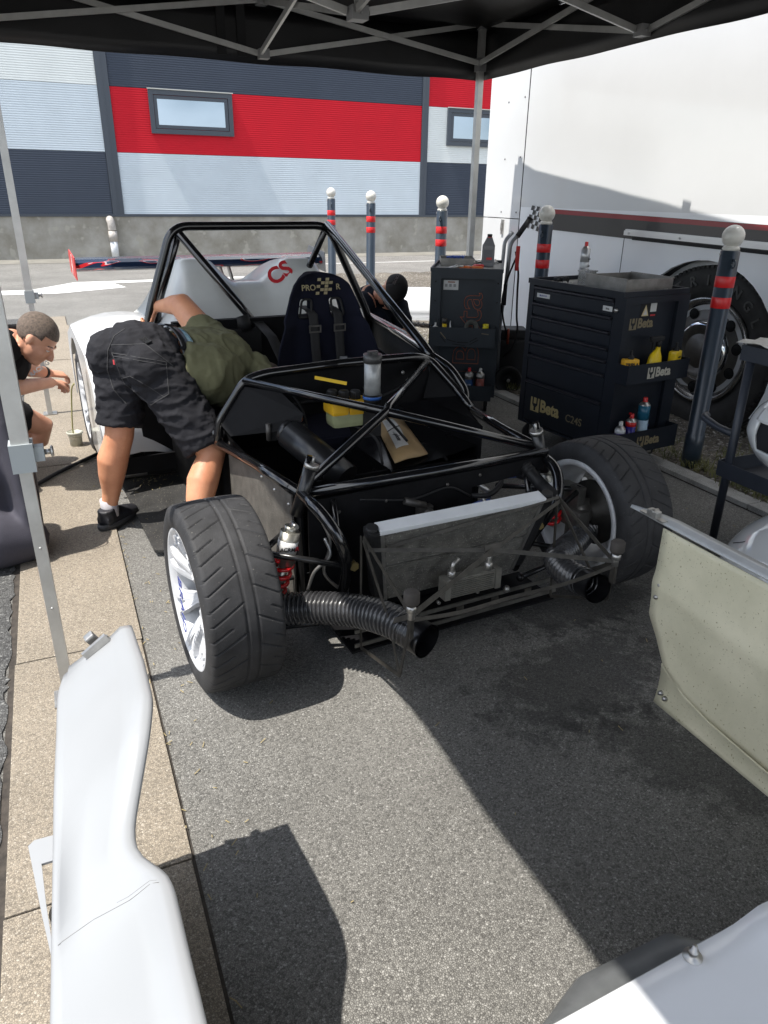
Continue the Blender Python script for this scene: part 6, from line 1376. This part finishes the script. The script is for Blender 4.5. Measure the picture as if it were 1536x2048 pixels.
# back pocket on the near side, centre seam and side seam
def surf(t, a, r_=.30): return pel+dT*t+Bk*r_*math.sin(a)+Wx*r_*math.cos(a)
def on_view(o_, pts, r_, name, m_):
    # seam drawn on the cloth: each point is dropped onto it from the side it is sewn on
    out = []
    for p in dense(pts, 8):
        d = (p-V_((0,0,H))).normalized(); hit, loc, nn, i_ = o_.ray_cast(V_(p)-d*.25, d)
        if hit: out.append(loc+nn*r_*.5)
    g = MB(); g.tube(out, r_, 6); return g.build(name, m_, P1)
pocket = [(.182,3.08,.905),(.385,3.08,.854),(.383,3.08,.721),(.306,3.08,.682),(.212,3.08,.782),(.182,3.08,.905)]
on_view(sh1, pocket, .0016, 'pocket_stitching', stitch)
on_view(sh1, [(.185,3.08,.892),(.386,3.08,.841)], .0013, 'pocket_hem', stitch)
on_view(sh1, [(.205,3.08,.80),(.239,3.08,.808),(.311,3.08,.755),(.365,3.08,.708)], .0013, 'pocket_stitching', stitch)
on_view(sh1, [(.240,3.05,1.0),(.197,3.05,.975),(.168,3.05,.924),(.155,3.05,.846),(.168,3.05,.765),(.212,3.05,.699)], .002, 'centre_seam', stitch)
on_view(sh1, [(.187,3.15,.923),(.318,3.15,.919),(.428,3.15,.814)], .0014, 'yoke_seam', stitch)
def drop(p):
    d = (V_(p)-V_((0,0,H))).normalized(); hit, loc, nn, i_ = sh1.ray_cast(V_(p)-d*.25, d); return loc, nn
l_, n_ = drop((.186,3.08,.868)); g = MB(); g.bar(l_+V_((0,0,.010)), l_-V_((0,0,.010)), .010, .006, up=n_); g.build('red_tab', mat('red_tab', (.5,.05,.06), .6), P1)
l_, n_ = drop((.325,3.20,.925)); g = MB(); g.bar(l_-Wx*.04+n_*.002, l_+Wx*.04+n_*.002, .026, .005, up=n_); g.build('leather_patch', leather, P1)
# olive shirt
mb = MB()
torso(mb, [sec(.198,.162,.124,.004),sec(.24,.172,.130),sec(.34,.188,.135),sec(.46,.185,.128),sec(.53,.12,.085)])
mb.tube([lerp(shL,che,.5), shL, lerp(shL,elL,.42)], [.10,.092,.074], 20); mb.tube([lerp(shR,che,.5), shR, lerp(shR,elR,.45)], [.10,.09,.074], 20)
mb.tube([V_((.47,3.30,.80)), V_((.58,3.31,.745)), V_((.68,3.36,.69))], [.10,.135,.12], 22)
shirt = remesh(mb, 't_shirt', olive, P1, .0075, 6); rumple(shirt, .011, 5.5, (1.8,1.4,.9), 4.0); rumple(shirt, .003, 16, (1.4,1.0,.8), 9.0)
# shoes and socks
sockm = mat('white_sock', (.45,.43,.45), .9, bump=.4, bscale=300, var=.2, vscale=20); shoem = mat('black_trainer', (.018,.018,.022), .5, bump=.3, bscale=200, var=.4, vscale=30)
def shoe(a, toe, heel, parent):
    d = (V_(toe)-V_(heel)); d.z = 0; d.normalize(); x = V_((d.y,-d.x,0)); h = V_(heel); L_ = (V_(toe)-V_(heel)).length
    mb = MB(); mb.tube([h+V_((0,0,.04))+d*.02, h+V_((0,0,.040))+d*.10, h+V_((0,0,.035))+d*.18, h+V_((0,0,.030))+d*(L_-.02)], [(.038,.038),(.038,.040),(.034,.046),(.024,.036)], 20, up=(0,0,1))
    mb.tube([h+d*.055+V_((0,0,.04)), h+d*.05+V_((0,0,.095))], [.042,.040], 18); mb.tube([h+d*.06+V_((0,0,.07)), h+d*.14+V_((0,0,.045))], [.036,.034], 18)
    o = remesh(mb, 'shoe', shoem, parent, .006, 4)
    g = MB(); rows = []
    for i in range(41):
        t = 2*math.pi*i/40; c = math.cos(t); s_ = math.sin(t); p = h+d*(L_/2+.0+(L_/2+.008)*c)+x*(.047*s_*(1-.10*c)); rows.append([p+V_((0,0,z))+(p-(h+d*L_/2)).normalized()*o_ for z, o_ in ((.0,-.006),(.006,.0),(.018,.003),(.026,-.001),(.028,-.012))])
    g.grid(rows); g.add([r_[0] for r_ in rows[:-1]], [tuple(range(40))]); g.build('sole', mat('dark_sole', (.035,.035,.037), .6), o)
    for k in range(4):
        c_ = h+d*(.10+.022*k)+V_((0,0,.083-.009*k)); g = MB(); g.tube([c_-x*.022-V_((0,0,.006)), c_+V_((0,0,.002)), c_+x*.022-V_((0,0,.006))], .0028, 6); g.build('lace', mat('pale_lace', (.2,.2,.21), .8), o)
    g = MB(); g.tube([V_(a)+V_((0,0,-.05)), V_(a)+V_((0,0,-.01)), V_(a)+V_((-.0,0,.035))], [.043,.040,.041], 20); g.build('sock', sockm, parent)
shoe(aL, (.225,3.575,0), (.045,3.400,.012), P1); shoe(aR, (.53,3.07,.0), (.35,2.93,.0), P1)

# ---------------------------------------------------------------- man crouching at the rear wheel
P2 = thing('person', 'man with cropped brown hair in black T-shirt crouching at the rear wheel', 'person', (0, 0, 0), 0)
mb = MB(); hc = V_((-.105,4.14,.802)); f2, u2 = V_((.66,-.27,-.74)), V_((.64,-.16,.74))
HM2 = head(mb, hc, f2, u2, 1.04)
nk = V_((-.235,4.17,.775)); hp2 = V_((-.58,4.32,.40))
mb.tube([hc-u2*.05-f2*.02, hc-u2*.10-f2*.03, nk], [.056,.056,.065], 18)
mb.tube([nk, lerp(nk,hp2,.3), lerp(nk,hp2,.7), hp2], [(.085,.12),(.10,.16),(.10,.14),(.11,.15)], 24, up=(.5,0,.8))
s1, e1_, w1, s2_, e2, w2 = V_((-.30,4.02,.76)), V_((-.31,4.08,.565)), V_((-.075,4.42,.505)), V_((-.215,4.34,.76)), V_((-.20,4.40,.60)), V_((-.085,4.555,.528))
mb.tube([lerp(nk,s1,.3), s1, lerp(s1,e1_,.5), e1_, lerp(e1_,w1,.3), lerp(e1_,w1,.65), w1], [.07,.062,.052,.046,.045,.036,.028], 18)
mb.tube([lerp(nk,s2_,.3), s2_, lerp(s2_,e2,.5), e2, lerp(e2,w2,.3), w2], [.07,.062,.052,.046,.043,.028], 18)
hand(mb, w1, (.55,.75,-.22), (.1,-.1,.95), .75, side=-1); hand(mb, w2, (.80,.38,-.22), (.2,-.2,.95), .6)
k2, an2, fo2 = V_((-.165,4.52,.235)), V_((-.52,4.62,.085)), V_((-.60,4.66,.03))
mb.tube([hp2+V_((0,.08,0)), lerp(hp2,k2,.5)+V_((0,.02,.03)), lerp(hp2,k2,.85)+V_((0,0,.02)), k2, k2+V_((-.03,.03,-.07)), lerp(k2,an2,.35)+V_((0,0,-.05)), lerp(k2,an2,.7)+V_((0,0,-.03)), an2], [.10,.088,.070,.062,.066,.064,.048,.036], 22)
k3, an3 = V_((-.45,4.05,.42)), V_((-.52,4.15,.06))
mb.tube([hp2-V_((0,.08,0)), lerp(hp2,k3,.5), k3, lerp(k3,an3,.35), an3], [.10,.085,.062,.058,.036], 20)
mb.tube([an3, an3+V_((.14,0,-.03))], [.036,.028], 12)
body2 = remesh(mb, 'body', skin2, P2, .0065, 4)
rumple(hair_cap(HM2, 'hair', hairm, P2, 1.04, 1.018), .0010, 200); eyes(HM2, P2, 1.04)
mb = MB(); mb.tube([lerp(nk,hp2,-.06), lerp(nk,hp2,.12), lerp(nk,hp2,.4), lerp(nk,hp2,.95)], [(.075,.10),(.115,.165),(.125,.185),(.13,.17)], 26, up=(.5,0,.8))
mb.tube([lerp(nk,s1,.5), s1, lerp(s1,e1_,.62)], [.09,.085,.072], 20); mb.tube([lerp(nk,s2_,.5), s2_, lerp(s2_,e2,.5)], [.09,.085,.074], 20)
ts2 = remesh(mb, 't_shirt', blackc, P2, .0075, 5); rumple(ts2, .010, 7, (1,1.5,1), 3.)
mb = MB(); mb.tube([hp2+V_((-.05,.06,.02)), hp2+V_((.02,.06,.0)), lerp(hp2,k2,.5)+V_((0,.02,.03)), lerp(hp2,k2,.80)+V_((0,.01,.02))], [.12,.125,.108,.095], 24); mb.tube([hp2-V_((.0,.08,0)), lerp(hp2,k3,.75)], [.12,.09], 20)
so2 = remesh(mb, 'shorts', blackc, P2, .0075, 5); rumple(so2, .008, 8, (1,1,1), 5.)
dw = (w2-e2).normalized(); g = MB(); c_ = lerp(e2,w2,.80); g.tube([c_-dw*.011, c_+dw*.011], .034, 24); wt = g.build('watch_strap', M_black, P2)
tx = text('shirt_print', 'RACING', .030, mat('print_white', (.5,.5,.5), .6), P2, frame((-.115,4.085,.655), (.75,.2,.45), (-.3,.1,.8)), bold=.02)
for a_, t_ in ((an2,(-.70,4.70)),(an3,(-.35,4.15))):
    d_ = V_((t_[0]-a_.x, t_[1]-a_.y, 0)).normalized(); shoe(a_, tuple(V_((a_.x,a_.y,0))+d_*.20), tuple(V_((a_.x,a_.y,.012))-d_*.06), P2)

# ---------------------------------------------------------------- man in the cap behind the car
P3 = thing('person', 'man in black cap and navy T-shirt leaning down behind the car on the right', 'person', (0, 0, 0), 0)
mb = MB(); hc = V_((2.445,5.42,.795)); f3, u3 = V_((-.30,-.38,-.87)), V_((.42,-.72,.42))
u3 = (u3-f3.normalized()*u3.dot(f3.normalized())).normalized(); HM3 = head(mb, hc, f3, u3, 1.04)
nk = V_((2.40,5.56,.74)); hp3 = V_((2.52,5.92,.42))
mb.tube([hc-u3*.07, nk], [.056,.062], 16); mb.tube([nk, lerp(nk,hp3,.4), hp3], [(.10,.15),(.11,.16),(.12,.16)], 22, up=(0,-.5,.8))
sa, ea, wa, sb_, eb, wb2 = V_((2.20,5.52,.66)), V_((2.15,5.38,.45)), V_((2.06,5.12,.50)), V_((2.585,5.60,.64)), V_((2.56,5.36,.42)), V_((2.32,5.10,.44))
mb.tube([lerp(nk,sa,.4), sa, lerp(sa,ea,.5), ea, wa], [.075,.065,.054,.046,.028], 18); mb.tube([lerp(nk,sb_,.4), sb_, lerp(sb_,eb,.5), eb, wb2], [.075,.065,.054,.046,.028], 18)
hand(mb, wa, (-.2,-.8,.1), (0,.1,1), .7); hand(mb, wb2, (-.5,-.8,0), (0,.1,1), .7)
for q in (-1, 1):
    hj = hp3+V_((q*.12,0,0)); kk = V_((hj.x,5.52,.40 if q < 0 else .12)); aa = V_((hj.x,5.80,.08)); mb.tube([hj, lerp(hj,kk,.5), kk, lerp(kk,aa,.4), aa], [.10,.085,.062,.056,.036], 18)
remesh(mb, 'body', skin2, P3, .0075, 4); eyes(HM3, P3, 1.04)
mb = MB(); mb.tube([lerp(nk,hp3,-.05), lerp(nk,hp3,.15), lerp(nk,hp3,.5), hp3], [(.08,.11),(.13,.19),(.14,.19),(.14,.17)], 26, up=(0,-.5,.8))
mb.tube([lerp(nk,sa,.5), sa, lerp(sa,ea,.75)], [.095,.092,.075], 20); mb.tube([lerp(nk,sb_,.5), sb_, lerp(sb_,eb,.75)], [.095,.092,.075], 20); mb.ball(lerp(nk,hp3,.25)+V_((-.06,-.12,-.12)), .12, 18)
ts3 = remesh(mb, 't_shirt', navyc, P3, .009, 6); rumple(ts3, .010, 6, (1,1,1), 8.)
mb = MB()
for q in (-1, 1):
    hj = hp3+V_((q*.12,0,0)); kk = V_((hj.x,5.52,.40 if q < 0 else .12)); mb.tube([hp3, hj, lerp(hj,kk,.8)], [.13,.12,.09], 20)
remesh(mb, 'shorts', blackc, P3, .009, 5)
g = MB(); vs = []; fs = []
rows = []
for i in range(15):
    b = -.12+1.69*i/14; rows.append([HM3 @ (V_((.088*math.cos(b)*math.cos(a), -.010+.112*math.cos(b)*math.sin(a), .034+.108*math.sin(b)**.9 if b > 0 else .034+.1*b))) for a in [2*math.pi*k/40 for k in range(41)]])
g.grid(rows, thick=.003); capo = g.build('cap', mat('cap_cloth', (.007,.006,.006), .85, bump=.4, bscale=300), P3)
g = MB(); g.grid([[HM3 @ V_((.085*q*(1-.18*r_*r_), .085*math.sqrt(max(0,1-(q*.9)**2))+.075*r_, .030-.02*r_-.018*q*q)) for r_ in (0,.3,.6,.85,1)] for q in np.linspace(-1,1,15)], thick=.003); g.build('brim', mat('cap_cloth', (.007,.006,.006), .85), capo)
text('cap_print', 'SPORT', .030, mat('dim_print', (.10,.08,.08), .7), capo, HM3 @ frame((.072,-.045,.105), (-.3,-.9,.1), (-.7,.2,.6)), bold=.02)
text('shirt_print', 'TEAM', .045, mat('print_white', (.5,.5,.5), .6), P3, frame((2.28,5.295,.60), (.9,-.1,-.35), (.3,-.1,.9)), bold=.03)
